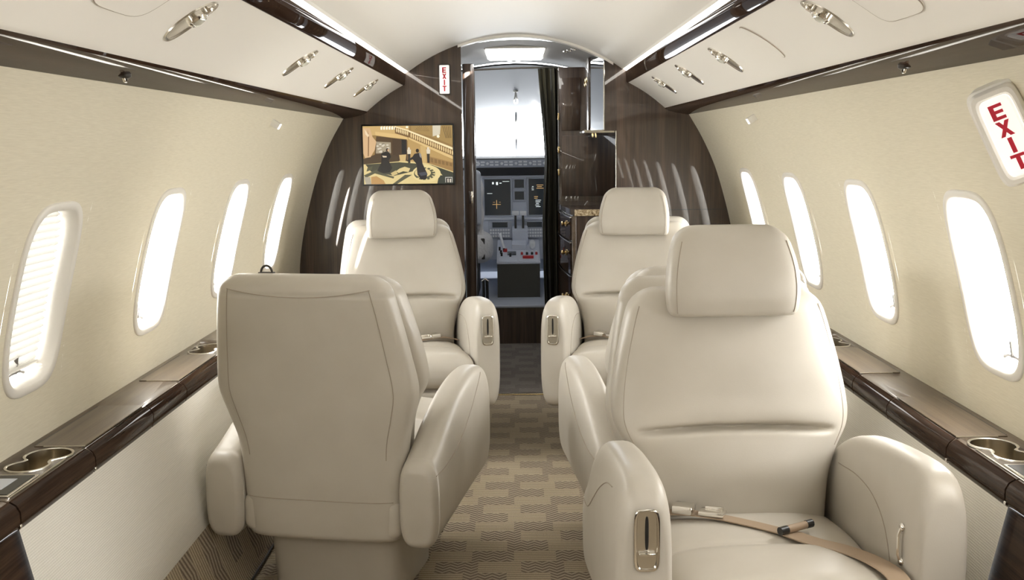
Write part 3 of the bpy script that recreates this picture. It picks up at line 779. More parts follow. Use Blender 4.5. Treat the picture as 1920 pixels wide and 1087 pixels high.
def flush_oval(name, sg, tc, yc, hu, hv, e, label, cat):
    root = empty(name, psu(sg, tc, yc)); tag(root, label, cat)
    o = [(hu * sup(2 * math.pi * i / 40, e)[0], hv * sup(2 * math.pi * i / 40, e)[1]) for i in range(40)]
    bm = bmesh.new(); rings = [[psu_pt(sg, tc, yc, u * f, v * f, off, root) for u, v in o] for f, off in ((1.0, -.0005), (1.0, .0038), (.97, .0046), (.5, .0048), (.03, .0048))]
    grid(bm, rings, closed=True); finish('cover', bm, 'psu_paint', root)
    bm = bmesh.new(); tube(bm, [psu_pt(sg, tc, yc, u * 1.004, v * 1.004, .0030, root) for u, v in o + o[:1]], .0012, 5); finish('gap_line', bm, 'stitch', root)
flush_oval('speaker_cover', 1, .42, 2.797, .070, .030, 2.2, 'flush cream oval speaker cover between two reading lights, galley side', 'speaker cover')
flush_oval('oxygen_mask_door', 1, .40, 1.93, .075, .11, 5, 'flush cream oxygen mask door aft of the reading lights, galley side', 'panel door')
flush_oval('oxygen_mask_door', -1, .30, 1.83, .075, .13, 4, 'flush cream oxygen mask door aft of the reading lights, monitor side', 'panel door')
for sg, side, px in ((-1, 'monitor', (517, 230)), (1, 'galley', (1409, 219))):
    s = s_of_z(1.373); yc = 3.95 if sg < 0 else 4.04
    root = empty('marker_light', wallpt(sg, yc, s)); tag(root, 'tiny white square light on the fabric wall, %s side' % side, 'wall light')
    bm = bmesh.new(); rings = []
    for h_, off in ((.016, 0), (.016, .028), (.014, .031)):
        rings.append([wallpt(sg, yc + h_ * a, s + .75 * h_ * b, off) - root.location for a, b in ((-1, -1), (1, -1), (1, 1), (-1, 1))])
    grid(bm, rings, closed=True); finish('frame', bm, 'white_plastic', root)
    bm = bmesh.new(); bm.faces.new([bm.verts.new(p) for p in rings[-1]]); finish('lens', bm, 'marker_lens', root)
# dark trim latches
for sg, y in ((-1, 2.22), (1, 2.24)):
    root = empty('coat_hook', (sg * .80, y, 1.432)); tag(root, 'small folding chrome coat hook on the lower dark rail, %s side' % ('monitor' if sg < 0 else 'galley'), 'hook')
    bm = bmesh.new(); lathe(bm, [(.013, .004), (.013, -.004), (.009, -.007), (.002, -.007)], (0, 0, 0), (0, 0, 1), 20); finish('base', bm, 'dark_metal', root)
    bm = bmesh.new(); tube(bm, [(.0, -.008, -.006), (0, -.003, -.013), (0, .006, -.013), (0, .010, -.008)], .003, 8); finish('hook', bm, 'chrome', root)

# ------------------------------------------------------------------ EXIT signs
def letters(fn, parent, height, depth, m='sign_red'):
    """E X I T stacked downward; fn(u,v,w): u right, v down, w out"""
    t = .17
    G = {'E': [[(0, 0), (.25, 0), (.25, 1), (0, 1)], [(0, 0), (.72, 0), (.72, .2), (0, .2)], [(0, .4), (.68, .4), (.68, .6), (0, .6)], [(0, .8), (.72, .8), (.72, 1), (0, 1)]],
         'X': [[(0, 0), (.24, 0), (.76, 1), (.52, 1)], [(.52, 0), (.76, 0), (.24, 1), (0, 1)]],
         'I': [[(.26, 0), (.5, 0), (.5, 1), (.26, 1)]],
         'T': [[(0, 0), (.76, 0), (.76, .2), (0, .2)], [(.26, 0), (.5, 0), (.5, 1), (.26, 1)]]}
    lh = height * .215; gap = height * .24
    for i, ch in enumerate('EXIT'):
        bm = bmesh.new()
        for j, poly in enumerate(G[ch]):
            q = [((x - .38) * lh * 1.05, -height * .47 + i * gap + y * lh) for x, y in poly]
            prism(bm, q, lambda u, v: fn(u, v, 0), lambda u, v: fn(u, v, depth + .00005 * j))
        finish('letter', bm, m, parent)
root = empty('exit_sign', (-.353, D, 1.54)); tag(root, 'small vertical white EXIT sign with red letters on the dark bulkhead', 'exit sign')
bm = bmesh.new(); box(bm, -.029, .029, -.012, 0, -.008, .142, .004); finish('housing', bm, 'dark_metal', root)
bm = bmesh.new(); box(bm, -.0245, .0245, -.019, -.010, -.003, .137, .004); fc = finish('face', bm, 'sign_face', root)
letters(lambda u, v, w_: Vector((u * .95, -.019 - w_, .067 - v)), fc, .125, .0006)
# large sign on the galley side fabric wall: housing stands out and looks aft
p0 = wallpt(1, 1.965, s_of_z(1.385)); p1 = wallpt(1, 1.965, s_of_z(1.18))
root = empty('exit_sign', p1); tag(root, 'large white EXIT sign with red letters standing out from the fabric wall', 'exit sign')
dn = (p1 - p0).normalized(); nin = Vector((-dn.z, 0, dn.x)) if -dn.z < 0 else Vector((dn.z, 0, -dn.x))
fr = (Vector((0, -1, 0)) * .80 + nin * .60).normalized()      # facing aft and inboard
ac = dn.cross(fr).normalized()
if ac.x < 0: ac = -ac
L = .185; cen = p0 + dn * (L / 2) + nin * .032
def sp(u, v, w_): return cen + ac * u + dn * v + fr * w_ - root.location
def srect(hu, hv, w_, n=32, e=7): return [sp(hu * sup(2 * math.pi * k / n, e)[0], hv * sup(2 * math.pi * k / n, e)[1], w_) for k in range(n)]
bm = bmesh.new()
loft(bm, [srect(.050, L / 2 + .004, -.045), srect(.050, L / 2 + .004, -.006), srect(.044, L / 2, -.004), srect(.044, L / 2, .008), srect(.040, L / 2 - .004, .013), srect(.034, L / 2 - .012, .013), srect(.031, L / 2 - .015, .004)])
finish('housing', bm, 'white_plastic', root)
bm = bmesh.new(); loft(bm, [srect(.029, L / 2 - .017, .003), srect(.029, L / 2 - .017, .012), srect(.026, L / 2 - .020, .015)]); fc = finish('face', bm, 'sign_face', root)
letters(lambda u, v, w_: sp(u * 1.05, v, .015 + w_), fc, .138, .0008)

# ------------------------------------------------------------------ monitor on the bulkhead
root = empty('monitor', (-.542, D, 1.094)); tag(root, 'flat widescreen monitor on the dark bulkhead showing a sunlit staircase hall', 'monitor')
MW, MH = .448, .288
bm = bmesh.new(); box(bm, -MW / 2 - .008, MW / 2 + .008, -.022, 0, -.008, MH + .008, .004); finish('frame', bm, 'black', root)
pm = bpy.data.materials.new('screen_picture'); pm.use_nodes = True; nt = pm.node_tree
b = nt.nodes['Principled BSDF']; at = nd(nt, 'ShaderNodeAttribute'); at.attribute_name = 'Col'
b.inputs['Base Color'].default_value = (.02, .02, .02, 1); b.inputs['Roughness'].default_value = .15
nt.links.new(at.outputs['Color'], b.inputs['Emission Color']); b.inputs['Emission Strength'].default_value = .46
MATS['screen_picture'] = pm
bm = bmesh.new(); cl = bm.loops.layers.float_color.new('Col'); layer = [0]
def lin(c): return tuple(((v / 255) / 12.92 if v / 255 <= .04045 else ((v / 255 + .055) / 1.055) ** 2.4) for v in c)
def pg(pts, c):   # picture polygon: x right 0..100, y down 0..64
    layer[0] += 1; yy = -.0225 - layer[0] * .00001
    f = bm.faces.new([bm.verts.new((-MW / 2 + x / 100 * MW, yy, MH - y / 64 * MH)) for x, y in pts])
    for lp in f.loops: lp[cl] = (*lin(c), 1)
def ell(cx, cy, rx, ry, c, n=24): pg([(cx + rx * math.cos(2 * math.pi * k / n), cy + ry * math.sin(2 * math.pi * k / n)) for k in range(n)], c)
pg([(0, 0), (100, 0), (100, 64), (0, 64)], (150, 120, 72))
pg([(0, 0), (52, 0), (50, 16), (14, 10), (0, 10)], (205, 172, 112))
for x in range(20, 37, 3): pg([(x, 1), (x + 2, 0), (x + 2, 4), (x, 4)], (255, 250, 225))
pg([(14, 6), (50, 11), (50, 15), (14, 10)], (222, 188, 126))
pg([(15, 11), (49, 15), (49, 40), (12, 38)], (84, 64, 42))
pg([(15, 17), (31, 18), (31, 30), (14, 30)], (165, 152, 128))
for k in range(14): ell(16 + random.random() * 14, 19 + random.random() * 10, 1.6, .9, random.choice([(110, 98, 80), (215, 205, 185)]), 8)
pg([(33, 14), (49, 16), (49, 38), (33, 38)], (70, 52, 36)); pg([(43, 15), (48, 16), (48, 31), (43, 31)], (28, 28, 32))
pg([(54, 0), (100, 0), (100, 22), (76, 12), (54, 6)], (165, 135, 82))
pg([(78, 0), (87, 0), (86, 10), (78, 12)], (215, 205, 180)); ell(84, 12, 1.6, 1.6, (255, 245, 215)); ell(49.5, 1.5, 1.4, 1.2, (255, 245, 215))
for k in range(5): pg([(89 + 2 * k, 1), (89.6 + 2 * k, 1), (93 + 1.4 * k, 14), (92.4 + 1.4 * k, 14)], (95, 75, 45))
for k in range(10): a_ = math.pi * k / 10; pg([(66, 6), (66 + 8 * math.cos(a_), 6 - 6 * math.sin(a_)), (66.4 + 8 * math.cos(a_ + .1), 6 - 6 * math.sin(a_ + .1))], (120, 95, 58))
pg([(50, 12), (100, 38), (100, 52), (50, 44)], (186, 152, 95)); pg([(64, 22), (70, 22), (70, 42), (64, 42)], (205, 172, 112))
pg([(74, 34), (100, 41), (100, 51), (72, 43)], (160, 126, 78))
for k in range(6): pg([(75 + 4.2 * k, 35.5 + 1.1 * k), (78 + 4.2 * k, 36.3 + 1.1 * k), (78 + 4.2 * k, 41 + .9 * k), (75 + 4.2 * k, 40.2 + .9 * k)], (135, 104, 62))
pg([(36, 1), (51, 6), (51, 13), (36, 8)], (120, 90, 55)); pg([(51, 6), (100, 27), (100, 35), (51, 13)], (128, 98, 60))
for k in range(7): ell(38 + 2 * k, 4.6 + .6 * k, .7, 2.6, (240, 214, 160), 10)
for k in range(20): ell(54 + 2.4 * k, 10.6 + 1.03 * k, .75, 2.9, (238, 208, 150), 10)
pg([(36, -0 + .2), (51, 4.6), (51, 6.2), (36, 1.6)], (248, 225, 175)); pg([(51, 4.8), (100, 24.5), (100, 27), (51, 6.6)], (252, 230, 182)); pg([(51, 12.6), (100, 34), (100, 37.5), (51, 14.6)], (222, 190, 130))
pg([(0, 36), (50, 39), (74, 42), (100, 51), (100, 64), (0, 64)], (222, 200, 140))
pg([(0, 36), (14, 31), (36, 32), (40, 39), (0, 42)], (74, 58, 40))
pg([(2, 42), (40, 40), (62, 42), (56, 50), (34, 55), (8, 50)], (66, 66, 50)); pg([(72, 42), (100, 52), (100, 57), (88, 55), (80, 46)], (62, 64, 52)); pg([(84, 55), (100, 55), (100, 64), (82, 64)], (58, 62, 54))
ell(70, 53, 16, 9.5, (230, 210, 150), 30); ell(68, 53, 12, 7, (86, 84, 62), 30); ell(66, 52, 9, 5, (222, 200, 142), 30)
for k in range(9): a_ = -1.4 + k * .45; pg([(68 + 8.5 * math.cos(a_), 53 + 5 * math.sin(a_)), (68 + 12 * math.cos(a_), 53 + 7 * math.sin(a_)), (68 + 11.5 * math.cos(a_ + .22), 53 + 6.8 * math.sin(a_ + .22))], (230, 210, 150))
pg([(40, 47), (46, 45), (52, 47), (50, 51), (44, 50), (39, 52), (36, 50)], (220, 198, 140)); pg([(30, 52), (36, 49), (38, 53), (32, 55)], (205, 182, 125))
for q in ([(0, 54), (26, 43), (29, 44), (2, 57)], [(14, 50), (34, 56), (33, 58), (12, 52)], [(32, 64), (46, 54), (54, 54), (37, 64)], [(4, 46), (10, 44), (9, 48), (3, 50)]): pg(q, (84, 82, 60))
pg([(8, 56), (14, 55), (22, 60), (24, 64), (8, 64)], (186, 142, 84)); pg([(0, 56), (7, 56), (8, 64), (2, 64)], (170, 160, 140))
pg([(0, 2), (8, 2), (11, 12), (15, 17), (13, 26), (8, 34), (2, 35), (0, 30)], (214, 178, 134)); pg([(5.5, 3), (7, 12), (6, 33), (5, 33), (6, 12)], (120, 84, 54)); pg([(2, 3), (7, 10), (6, 12), (3, 9)], (240, 215, 178))
for (x, y) in ((51, 25), (72.5, 25)): ell(x, y, 1.2, 1.4, (230, 215, 190), 10); pg([(x - 2, y + 1.2), (x + 2.4, y + 1.2), (x + 2, y + 6), (x - 1.6, y + 6)], (224, 212, 188)); pg([(x - 1.5, y + 6), (x + 1.6, y + 6), (x + 1.4, y + 16), (x - 1.2, y + 16)], (52, 44, 38))
pg([(40, 32), (48, 31.5), (47, 39), (41, 39)], (205, 175, 118))
ell(27, 26.4, 1.7, 2.1, (60, 44, 34), 12); ell(28, 26.6, 1.0, 1.3, (215, 178, 140), 10); pg([(20, 30), (25, 28), (29, 29), (31, 34), (28, 38), (32, 46), (29, 51), (22, 52), (15, 49), (20, 40)], (30, 26, 28)); pg([(21, 32.5), (26, 33), (26, 34.5), (22, 34.5)], (225, 205, 175))
ell(60.5, 27.5, 1.9, 2.2, (42, 32, 26), 12); pg([(57, 31), (63, 29.5), (65, 34), (66, 42), (71, 53), (70, 59), (64, 59.5), (60, 54), (59, 42), (55, 37), (49, 39.5), (49, 37.8), (55, 34)], (34, 30, 34)); pg([(62, 29.5), (64.5, 31), (65, 36), (63, 34)], (150, 145, 140)); pg([(61, 52), (69, 51), (71.5, 54), (64, 55.5)], (70, 72, 82))
pg([(91, 57), (99, 57), (99, 63), (91, 63)], (200, 196, 184)); pg([(91.7, 57.8), (98.3, 57.8), (98.3, 63), (91.7, 63)], (40, 38, 36)); pg([(93, 59), (95, 58.6), (95, 63), (93.4, 63)], (200, 190, 175)); pg([(96, 59), (97.6, 58.8), (97.4, 63), (96, 63)], (215, 205, 190))
me = bpy.data.meshes.new('screen'); bm.to_mesh(me); bm.free(); me.materials.append(pm)
ob = bpy.data.objects.new('screen', me); col.objects.link(ob); ob.parent = root; ob['label'] = 'lit picture of a hall with a curved stair and two dark robed figures'

# ------------------------------------------------------------------ vestibule: dome light, galley, curtain, door post
root = empty('dome_light', (0, 6.13, 1.80)); tag(root, 'bright rectangular two-part ceiling light over the entry vestibule', 'ceiling light')
bm = bmesh.new(); box(bm, -.168, .168, -.36, .38, -.012, .0, .004); finish('frame', bm, 'white_plastic', root)
for y0, y1 in ((-.345, .055), (.075, .365)):
    bm = bmesh.new(); box(bm, -.157, .157, y0, y1, -.020, -.008, .008); finish('lens', bm, 'dome_lens', root)
root = empty('smoke_detector', (-.01, 6.68, 1.80)); tag(root, 'small round cover on the vestibule ceiling ahead of the bright light', 'detector')
bm = bmesh.new(); lathe(bm, [(.045, .0), (.045, -.006), (.035, -.010), (.002, -.010)], (0, 0, 0), n=28); finish('cover', bm, 'white_plastic', root)
bm = bmesh.new(); lathe(bm, [(.015, -.009), (.012, -.013), (.001, -.013)], (0, 0, 0), n=16); finish('sensor', bm, 'satin_metal', root)
ORD2 = ['nearest', 'second nearest', 'third nearest', 'farthest']
for k, (px, py) in enumerate(((1087, 88), (1076, 92), (1068, 98), (1061, 104))):
    p = onY(px, py, 5.50 + .11 * k)          # just beyond the header arch
    root = empty('spot_light', (p.x, p.y, 1.80 - .35 * p.x ** 2)); tag(root, 'tiny chrome ceiling spot above the galley, %s to the header arch' % ORD2[k], 'spot light', 'chrome spots above the galley')
    bm = bmesh.new(); lathe(bm, [(.016, .0), (.016, -.004), (.011, -.006), (.010, -.002)], (0, 0, 0), n=18); rg = finish('ring', bm, 'chrome', root)
    bm = bmesh.new(); lathe(bm, [(.010, -.002), (.007, -.004), (.001, -.004)], (0, 0, 0), n=12); finish('lens', bm, 'black', rg)

root = empty('galley_cabinet', (.6, 5.9, 0)); tag(root, 'low dark wood galley cabinet with curved drawer front and stone worktop edge', 'cabinet')
o = root.location
def gcurve(y, extra=0): 
    t = (y - 5.45) / .78; return .285 - .040 * math.sin(math.pi * min(max(t, 0), 1) * .62) - extra
gy = [5.45 + .78 * i / 12 for i in range(13)]
def gshape(extra=0.0): return [(gcurve(y, extra), y) for y in gy] + [(.945, 6.23), (.945, 5.45 - extra)] 
bm = bmesh.new(); loft(bm, [[Vector((x, y, z)) - o for x, y in gshape()] for z in (.0, .925)]); finish('body', bm, 'wood', root, 30)
bm = bmesh.new(); loft(bm, [[Vector((x, y, z)) - o for x, y in gshape(.012)] for z in (.925, .930, .953)]); finish('counter', bm, 'wood', root, 30)
bm = bmesh.new(); box(bm, .292 - o.x, .50 - o.x, 5.431 - o.y, 5.445 - o.y, .918, .951, .003); finish('counter_edge', bm, 'stone', root)
bm = bmesh.new(); box(bm, .278 - o.x, .302 - o.x, 5.434 - o.y, 5.452 - o.y, 0.02, .918, .006); finish('corner_post', bm, 'wood_ledge', root)
for z0, z1 in ((.79, .905), (.615, .775), (.33, .60), (.08, .315)):
    bm = bmesh.new(); ys = [5.475 + .70 * i / 10 for i in range(11)]
    loft(bm, [[Vector((gcurve(y) - .010, y, z0)) - o, Vector((gcurve(y) - .010, y, z1)) - o, Vector((gcurve(y) + .004, y, z1)) - o, Vector((gcurve(y) + .004, y, z0)) - o] for y in ys])
    dr = finish('drawer', bm, 'wood_rail', root, 30)
    bm = bmesh.new(); loft(bm, [[Vector((gcurve(y) - .013, y, z1 + .001)) - o, Vector((gcurve(y) - .013, y, z1 + .007)) - o, Vector((gcurve(y) - .004, y, z1 + .007)) - o, Vector((gcurve(y) - .004, y, z1 + .001)) - o] for y in ys])
    finish('edge_strip', bm, 'chrome', dr)
    bm = bmesh.new(); zc = (z0 + z1) / 2 + .02; lathe(bm, [(.016, 0), (.016, .004), (.007, .008), (.007, .014), (.012, .020), (.010, .026), (.002, .028)], Vector((gcurve(5.62) - .010, 5.62, zc)) - o, (-1, 0, 0), 18); finish('knob', bm, 'gold_metal', dr)
root = empty('galley_tower', (.6, 6.3, 0)); tag(root, 'tall dark glossy wood galley tower behind the worktop', 'cabinet'); o = root.location
bm = bmesh.new(); box(bm, .245 - o.x, .945 - o.x, 6.25 - o.y, 6.40 - o.y, 0, 1.72, .006); finish('body', bm, 'wood', root)
bm = bmesh.new(); box(bm, .262 - o.x, .372 - o.x, 6.243 - o.y, 6.252 - o.y, 1.36, 1.66, .003); finish('upper_door', bm, 'wood', root)
bm = bmesh.new(); box(bm, .262 - o.x, .72 - o.x, 6.243 - o.y, 6.252 - o.y, .98, 1.33, .003); finish('lower_door', bm, 'wood', root)
bm = bmesh.new(); tube(bm, [(.2455 - o.x, 6.249 - o.y, .96), (.2455 - o.x, 6.249 - o.y, 1.70)], .003, 6); finish('edge_strip', bm, 'chrome', root)
for z in (1.44, 1.25, 1.12):
    bm = bmesh.new(); box(bm, .240 - o.x, .252 - o.x, 6.238 - o.y, 6.252 - o.y, z - .02, z + .02, .003); finish('hinge', bm, 'gold_metal', root)
bm = bmesh.new(); box(bm, .385 - o.x, .40 - o.x, 5.76 - o.y, 6.25 - o.y, 1.352, 1.735, .003); sd_ = finish('side_panel', bm, 'wood', root)
for y in (5.86, 5.98):
    bm = bmesh.new(); t = []
    for i in range(25): a_ = 2 * math.pi * i / 24; t.append((.384 - o.x, y + .040 * math.cos(a_) - o.y, 1.615 + .022 * math.sin(a_)))
    tube(bm, t, .004, 6, cap=False); finish('ring_pull', bm, 'gold_metal', sd_)
bm = bmesh.new()
quad = [(.396, 5.74), (.442, 5.452), (.450, 5.456), (.404, 5.744)]
loft(bm, [[Vector((x, y, z)) - o for x, y in quad] for z in (1.352, 1.715)]); finish('mirror', bm, 'smooth_mirror', root, 20)
bm = bmesh.new(); box(bm, .345 - o.x, .60 - o.x, 5.44 - o.y, 5.90 - o.y, 1.336, 1.350, .003); sf = finish('shelf', bm, 'wood', root)
bm = bmesh.new(); box(bm, .343 - o.x, .50 - o.x, 5.436 - o.y, 5.441 - o.y, 1.336, 1.351, .001, 1); finish('shelf_edge', bm, 'chrome', sf)
for x in (.388, .404):
    bm = bmesh.new(); lathe(bm, [(.005, 0), (.005, -.02), (.003, -.024), (.001, -.024)], (x - o.x, 5.47 - o.y, 1.336), n=10); finish('peg', bm, 'gold_metal', sf)

root = empty('curtain', (.195, 6.6, .26)); tag(root, 'dark striped curtain gathered beside the cockpit doorway', 'curtain')
bm = bmesh.new(); rings = []
for i in range(33):
    t = i / 32; z = .262 + (1.735 - .262) * t
    x0 = sinterp([(0, .170), (.35, .160), (.62, .176), (.70, .172), (1, .140)], t); x1 = .262
    ring = []
    N = 56
    for k in range(N):
        a_ = 2 * math.pi * k / N; cx, cy = sup(a_, 3)
        f = 1 + .10 * math.cos(11 * a_ + 1.5 * math.sin(3 * t)) 
        ring.append(((x0 + x1) / 2 + (x1 - x0) / 2 * cx * f - .195, .055 * cy * (1 + .35 * math.cos(11 * a_ + t)), z - .26))
    rings.append(ring)
loft(bm, rings); cu = finish('cloth', bm, 'curtain_cloth', root, 70)
bm = bmesh.new(); tube(bm, [(.07, 0, 1.484), (-.16, 0, 1.484), (-.45, 0, 1.475)], .006, 8); finish('rail', bm, 'satin_metal', root)
root = empty('pocket_door', (-.27, 6.2, 0)); tag(root, 'edge of a dark glossy sliding door beside the cockpit doorway', 'door')
bm = bmesh.new(); pad(bm, 0, 1.74, 4, lambda z: (0.0, .033, -.045, .045), xyz_z, 4, .004, .004, n=32); finish('leaf', bm, 'wood', root, 50)
bm = bmesh.new(); box(bm, .030, .037, -.010, .010, .02, 1.70, .002); finish('edge_strip', bm, 'dark_metal', root)
bm = bmesh.new(); box(bm, -.006, .02, -.052, -.043, .95, 1.02, .003); finish('latch', bm, 'chrome', root)

# ------------------------------------------------------------------ cockpit
root = empty('glareshield', (0, 7.72, 1.1)); tag(root, 'dark glareshield with a strip of small lit knobs under the windshield', 'glareshield')
bm = bmesh.new()
loft(bm, [[Vector((x, y, z - .0)) - root.location for y, z in ((7.70, 1.115), (7.70, 1.185), (7.76, 1.205), (8.3, 1.19), (8.86, 1.10), (8.86, 1.062), (7.79, 1.062))] for x in (-.98, -.5, 0, .5, .98)])
finish('hood', bm, 'cockpit_dark', root, 30)
bm = bmesh.new(); box(bm, -.62, .62, -.03, -.018, .022, .078, .004); st = finish('control_strip', bm, 'cockpit_grey', root)
bk = bmesh.new(); lathe(bk, [(.010, 0), (.010, .012), (.007, .015), (.001, .015)], (0, 0, 0), (0, -1, 0), 12); kn = finish('knob', bk, 'knob_white', st)
bk = bmesh.new(); box(bk, -.013, .013, -.006, 0, -.006, .006, .002, 1); bt = finish('button', bk, 'knob_white', st)
def cp(o_, loc):
    c = o_.copy(); col.objects.link(c); c.parent = o_.parent; c.location = loc; return c
kn.location = (-.27, -.030, .05); bt.location = (-.24, -.03, .060)
xs = -.31
i = 0
while xs < .24:
    if i % 3 == 0: cp(kn, (xs, -.030, .050)); xs += .030
    else:
        cp(bt, (xs, -.030, .061)); cp(bt, (xs, -.030, .041)); xs += .036
    i += 1
root = empty('instrument_panel', (0, 7.8, .25)); tag(root, 'grey cockpit instrument panel with large dark displays', 'instrument panel'); o = root.location
def face(y, z): return y
bm = bmesh.new(); loft(bm, [[Vector((x, y, z)) - o for y, z in ((7.80, 1.0605), (7.80, .765), (7.735, .745), (7.74, .60), (7.80, .45), (8.3, .30), (8.3, 1.0605))] for x in (-.95, 0, .95)]); pn = finish('panel_body', bm, 'cockpit_panel', root, 20)
def display(x0, x1, z0, z1, marks):
    bm = bmesh.new()
    b_ = .014
    for q in ((x0 - b_, x1 + b_, z1, z1 + b_), (x0 - b_, x1 + b_, z0 - b_, z0), (x0 - b_, x0, z0, z1), (x1, x1 + b_, z0, z1)): box(bm, q[0], q[1], 7.788 - o.y, 7.801 - o.y, q[2] - o.z, q[3] - o.z, .002, 1)
    fr_ = finish('display', bm, 'cockpit_grey', root)
    bm = bmesh.new(); box(bm, x0, x1, 7.795 - o.y, 7.8005 - o.y, z0 - o.z, z1 - o.z); finish('display_glass', bm, 'screen_black', fr_)
    if marks:
        for mname, mm_, rects in (('symbology', 'symbol_amber', marks[0]), ('symbology', 'symbol_white', marks[1])):
            bm = bmesh.new()
            for (u0, u1, v0, v1) in rects: box(bm, x0 + (x1 - x0) * u0 - o.x, x0 + (x1 - x0) * u1 - o.x, 7.794 - o.y, 7.7952 - o.y, z0 + (z1 - z0) * v0 - o.z, z0 + (z1 - z0) * v1 - o.z)
            finish(mname, bm, mm_, fr_)
txt = lambda a, b_, n_, w_: [(a + .03 * random.random(), a + w_ * (.5 + .5 * random.random()), b_ - .045 * i, b_ - .045 * i + .012) for i in range(n_)]
display(-.236, -.046, .774, 1.036, ([(.30, .62, .295, .305), (.455, .47, .18, .42), (.32, .40, .36, .365), (.55, .62, .36, .365)], [(.3, .36, .86, .92), (.45, .52, .84, .92), (.58, .66, .88, .9), (.7, .95, .93, .94), (.1, .3, .6, .61)]))
display(.086, .276, .774, 1.036, (txt(.3, .82, 3, .4) + txt(.2, .5, 2, .2), txt(.1, .78, 3, .15) + txt(.25, .4, 5, .25)))
display(-.50, -.31, .774, 1.036, None)
display(-.016, .052, .972, 1.032, None); display(-.016, .052, .885, .945, None)
for cx in (-.125, .125):
    bm = bmesh.new(); box(bm, cx - .085, cx + .085, 7.722 - o.y, 7.742 - o.y, .61 - o.z, .735 - o.z, .003); cdu = finish('keypad_unit', bm, 'cockpit_grey', root)
    bm = bmesh.new(); box(bm, cx - .055, cx + .055, 7.718 - o.y, 7.724 - o.y, .69 - o.z, .728 - o.z); finish('keypad_screen', bm, 'screen_black', cdu)
    bm = bmesh.new()
    for r_ in range(3):
        for c_ in range(8): box(bm, cx - .074 + .0185 * c_, cx - .060 + .0185 * c_, 7.717 - o.y, 7.724 - o.y, .620 + .022 * r_ - o.z, .634 + .022 * r_ - o.z)
    finish('keys', bm, 'knob_white', cdu)
bm = bmesh.new(); box(bm, -.62, .62, 7.725 - o.y, 7.76 - o.y, .742 - o.z, .760 - o.z, .004); finish('grip_ledge', bm, 'cockpit_panel', root)

root = empty('centre_pedestal', (0, 7.45, .252)); tag(root, 'grey cockpit centre pedestal crowded with levers and switches on a dark base', 'pedestal'); o = root.location
PX0, PX1 = -.139, .151
bm = bmesh.new(); loft(bm, [[Vector((x, y, z)) - o for y, z in ((7.2, .252), (7.2, .478), (7.70, .592), (7.70, .252))] for x in (PX0, PX1)]); finish('base', bm, 'pedestal_base', root, 20)
def ptop(y): return .480 + (y - 7.2) * .228
slope = math.atan(.228)
def onped(x, y, h=0): return Matrix.Translation(Vector((x, y, ptop(y) + h)) - o) @ Matrix.Rotation(slope, 4, 'X')
bm = bmesh.new(); box(bm, PX0 - .004, PX1 + .004, -.255, .255, -.002, .010, .004, 2, onped(0, 7.45)); tp = finish('top_plate', bm, 'pedestal_grey', root)
def pitem(name, m, x0, x1, y0, y1, h0, h1, bev=.002):
    bm = bmesh.new(); xc, yc = (x0 + x1) / 2, (y0 + y1) / 2
    box(bm, x0 - xc, x1 - xc, y0 - yc, y1 - yc, h0, h1, bev, 1, onped(xc, yc)); return finish(name, bm, m, root)
pitem('radio_plate', 'cockpit_panel', -.130, .0, 7.205, 7.30, .010, .016)
pitem('switch_plate', 'cockpit_panel', .008, .146, 7.205, 7.42, .010, .016)
pitem('flap_gate', 'screen_black', -.07, -.01, 7.35, 7.41, .010, .02)
pitem('brake_handle', 'button_red', .035, .11, 7.262, 7.282, .016, .034)
for x in (.03, .065, .1, .13):
    pitem('switch', 'button_red' if x in (.03, .13) else 'black', x - .008, x + .008, 7.34, 7.36, .016, .032)
    pitem('switch', 'knob_white', x - .006, x + .006, 7.385, 7.40, .016, .028)
for x, y in ((-.11, 7.34), (-.115, 7.39), (-.05, 7.325), (-.095, 7.43), (-.125, 7.46)): pitem('switch', 'black', x - .007, x + .007, y - .007, y + .007, .01, .035)
pitem('indicator', 'button_red', -.098, -.072, 7.42, 7.445, .010, .03)
pitem('trim_panel', 'cockpit_panel', -.04, .06, 7.46, 7.56, .01, .05); pitem('trim_wheel', 'knob_white', .085, .125, 7.46, 7.52, .01, .07, .012)
pitem('throttle_box', 'cockpit_panel', -.035, .075, 7.57, 7.69, .01, .12, .006)
for x in (-.012, .042):
    bm = bmesh.new(); q = Vector((x, 7.60, ptop(7.60))) - o
    tube(bm, [q + Vector((0, 0, .08)), q + Vector((0, -.01, .16)), q + Vector((0, .02, .215))], .008, 8); lv = finish('throttle_lever', bm, 'dark_metal', root)
    bm = bmesh.new(); c = q + Vector((0, .02, .225)); box(bm, c.x - .024, c.x + .024, c.y - .02, c.y + .02, c.z - .014, c.z + .018, .006); finish('lever_grip', bm, 'knob_white', lv)
bm = bmesh.new(); q = Vector((-.085, 7.47, ptop(7.47))) - o; tube(bm, [q, q + Vector((-.02, .02, .055)), q + Vector((-.038, .05, .12))], .009, 10); finish('speed_brake_lever', bm, 'knob_white', root)

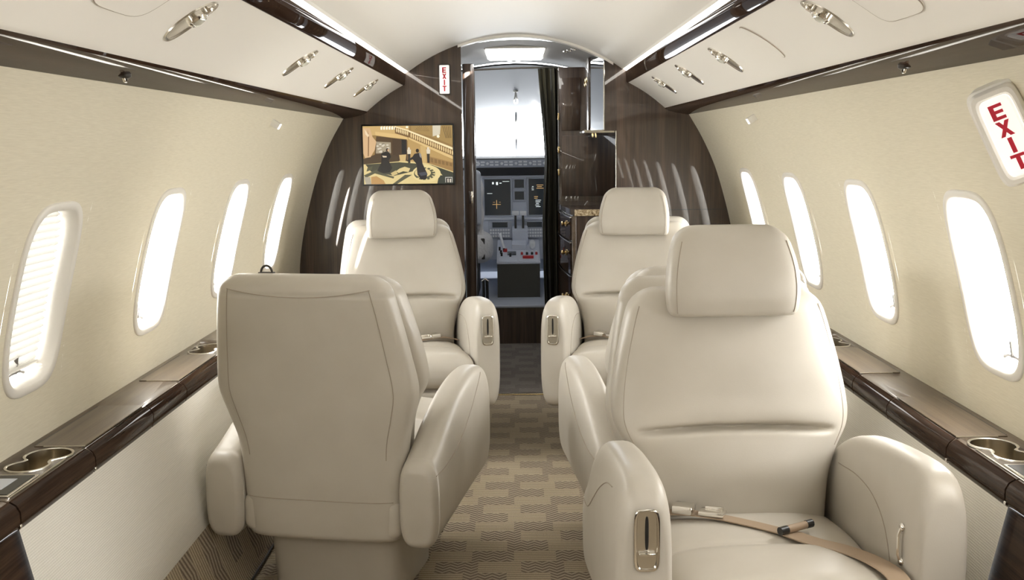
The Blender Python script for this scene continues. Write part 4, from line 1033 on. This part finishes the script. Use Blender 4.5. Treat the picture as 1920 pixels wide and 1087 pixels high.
root = empty('pilot_seat', (-.46, 7.1, .252)); tag(root, 'dark pilot seat with pale fleece cover left of the centre pedestal', 'seat'); o = root.location
bm = bmesh.new(); pad(bm, .76, 1.12, 8, lambda z: (-.46, .225, 6.98, 7.05), lambda t, a, b: Vector((a, b, t)) - o, 5, .02, .03, n=40); finish('back_shell', bm, 'cockpit_grey', root, 60)
bm = bmesh.new(); pad(bm, .60, 1.08, 12, lambda z: (-.45, .228 + .006 * math.sin(z * 40), 7.045, 7.14), lambda t, a, b: Vector((a, b, t)) - o, 3, .04, .05, n=40); finish('fleece_back', bm, 'fleece', root, 60)
bm = bmesh.new(); pad(bm, .50, .70, 8, lambda z: (-.41, .245, 6.99, 7.42), lambda t, a, b: Vector((a, b, t)) - o, 3.5, .07, .07, n=40); finish('fleece_cushion', bm, 'fleece', root, 60)
bm = bmesh.new(); box(bm, -.20, .20, -.1, .30, .03, .27, .02); box(bm, .215, .245, -.08, .02, .28, .42, .008); finish('frame', bm, 'cockpit_dark', root)
for x in (-.225, -.20):
    bm = bmesh.new(); tube(bm, [(x + .46 - .0, -.24, .16), (x + .462, -.245, .08), (x + .46, -.24, .0)], .010, 8); finish('hanging_belt', bm, 'black', root)
bm = bmesh.new(); tube(bm, [(-.235 + .46, -.24, .155), (-.2125 + .46, -.24, .172), (-.19 + .46, -.24, .155)], .006, 8); box(bm, .238, .262, -.25, -.23, -.0, .02, .004); finish('belt_clip', bm, 'satin_metal', root)

root = empty('overhead_handle', (.0, 7.60, 1.655)); tag(root, 'small white loop handle hanging from the cockpit ceiling', 'handle')
bm = bmesh.new(); lathe(bm, [(.018, .006), (.018, -.004), (.010, -.010), (.001, -.010)], (0, 0, 0), n=16); finish('base', bm, 'white_plastic', root)
bm = bmesh.new(); t = [(0, 0, -.005), (-.006, 0, -.045), (-.012, 0, -.070), (-.007, 0, -.084), (.007, 0, -.084), (.012, 0, -.070), (.006, 0, -.045), (0, 0, -.005)]
tube(bm, crom(t, 5), .005, 8); finish('loop', bm, 'white_plastic', root)
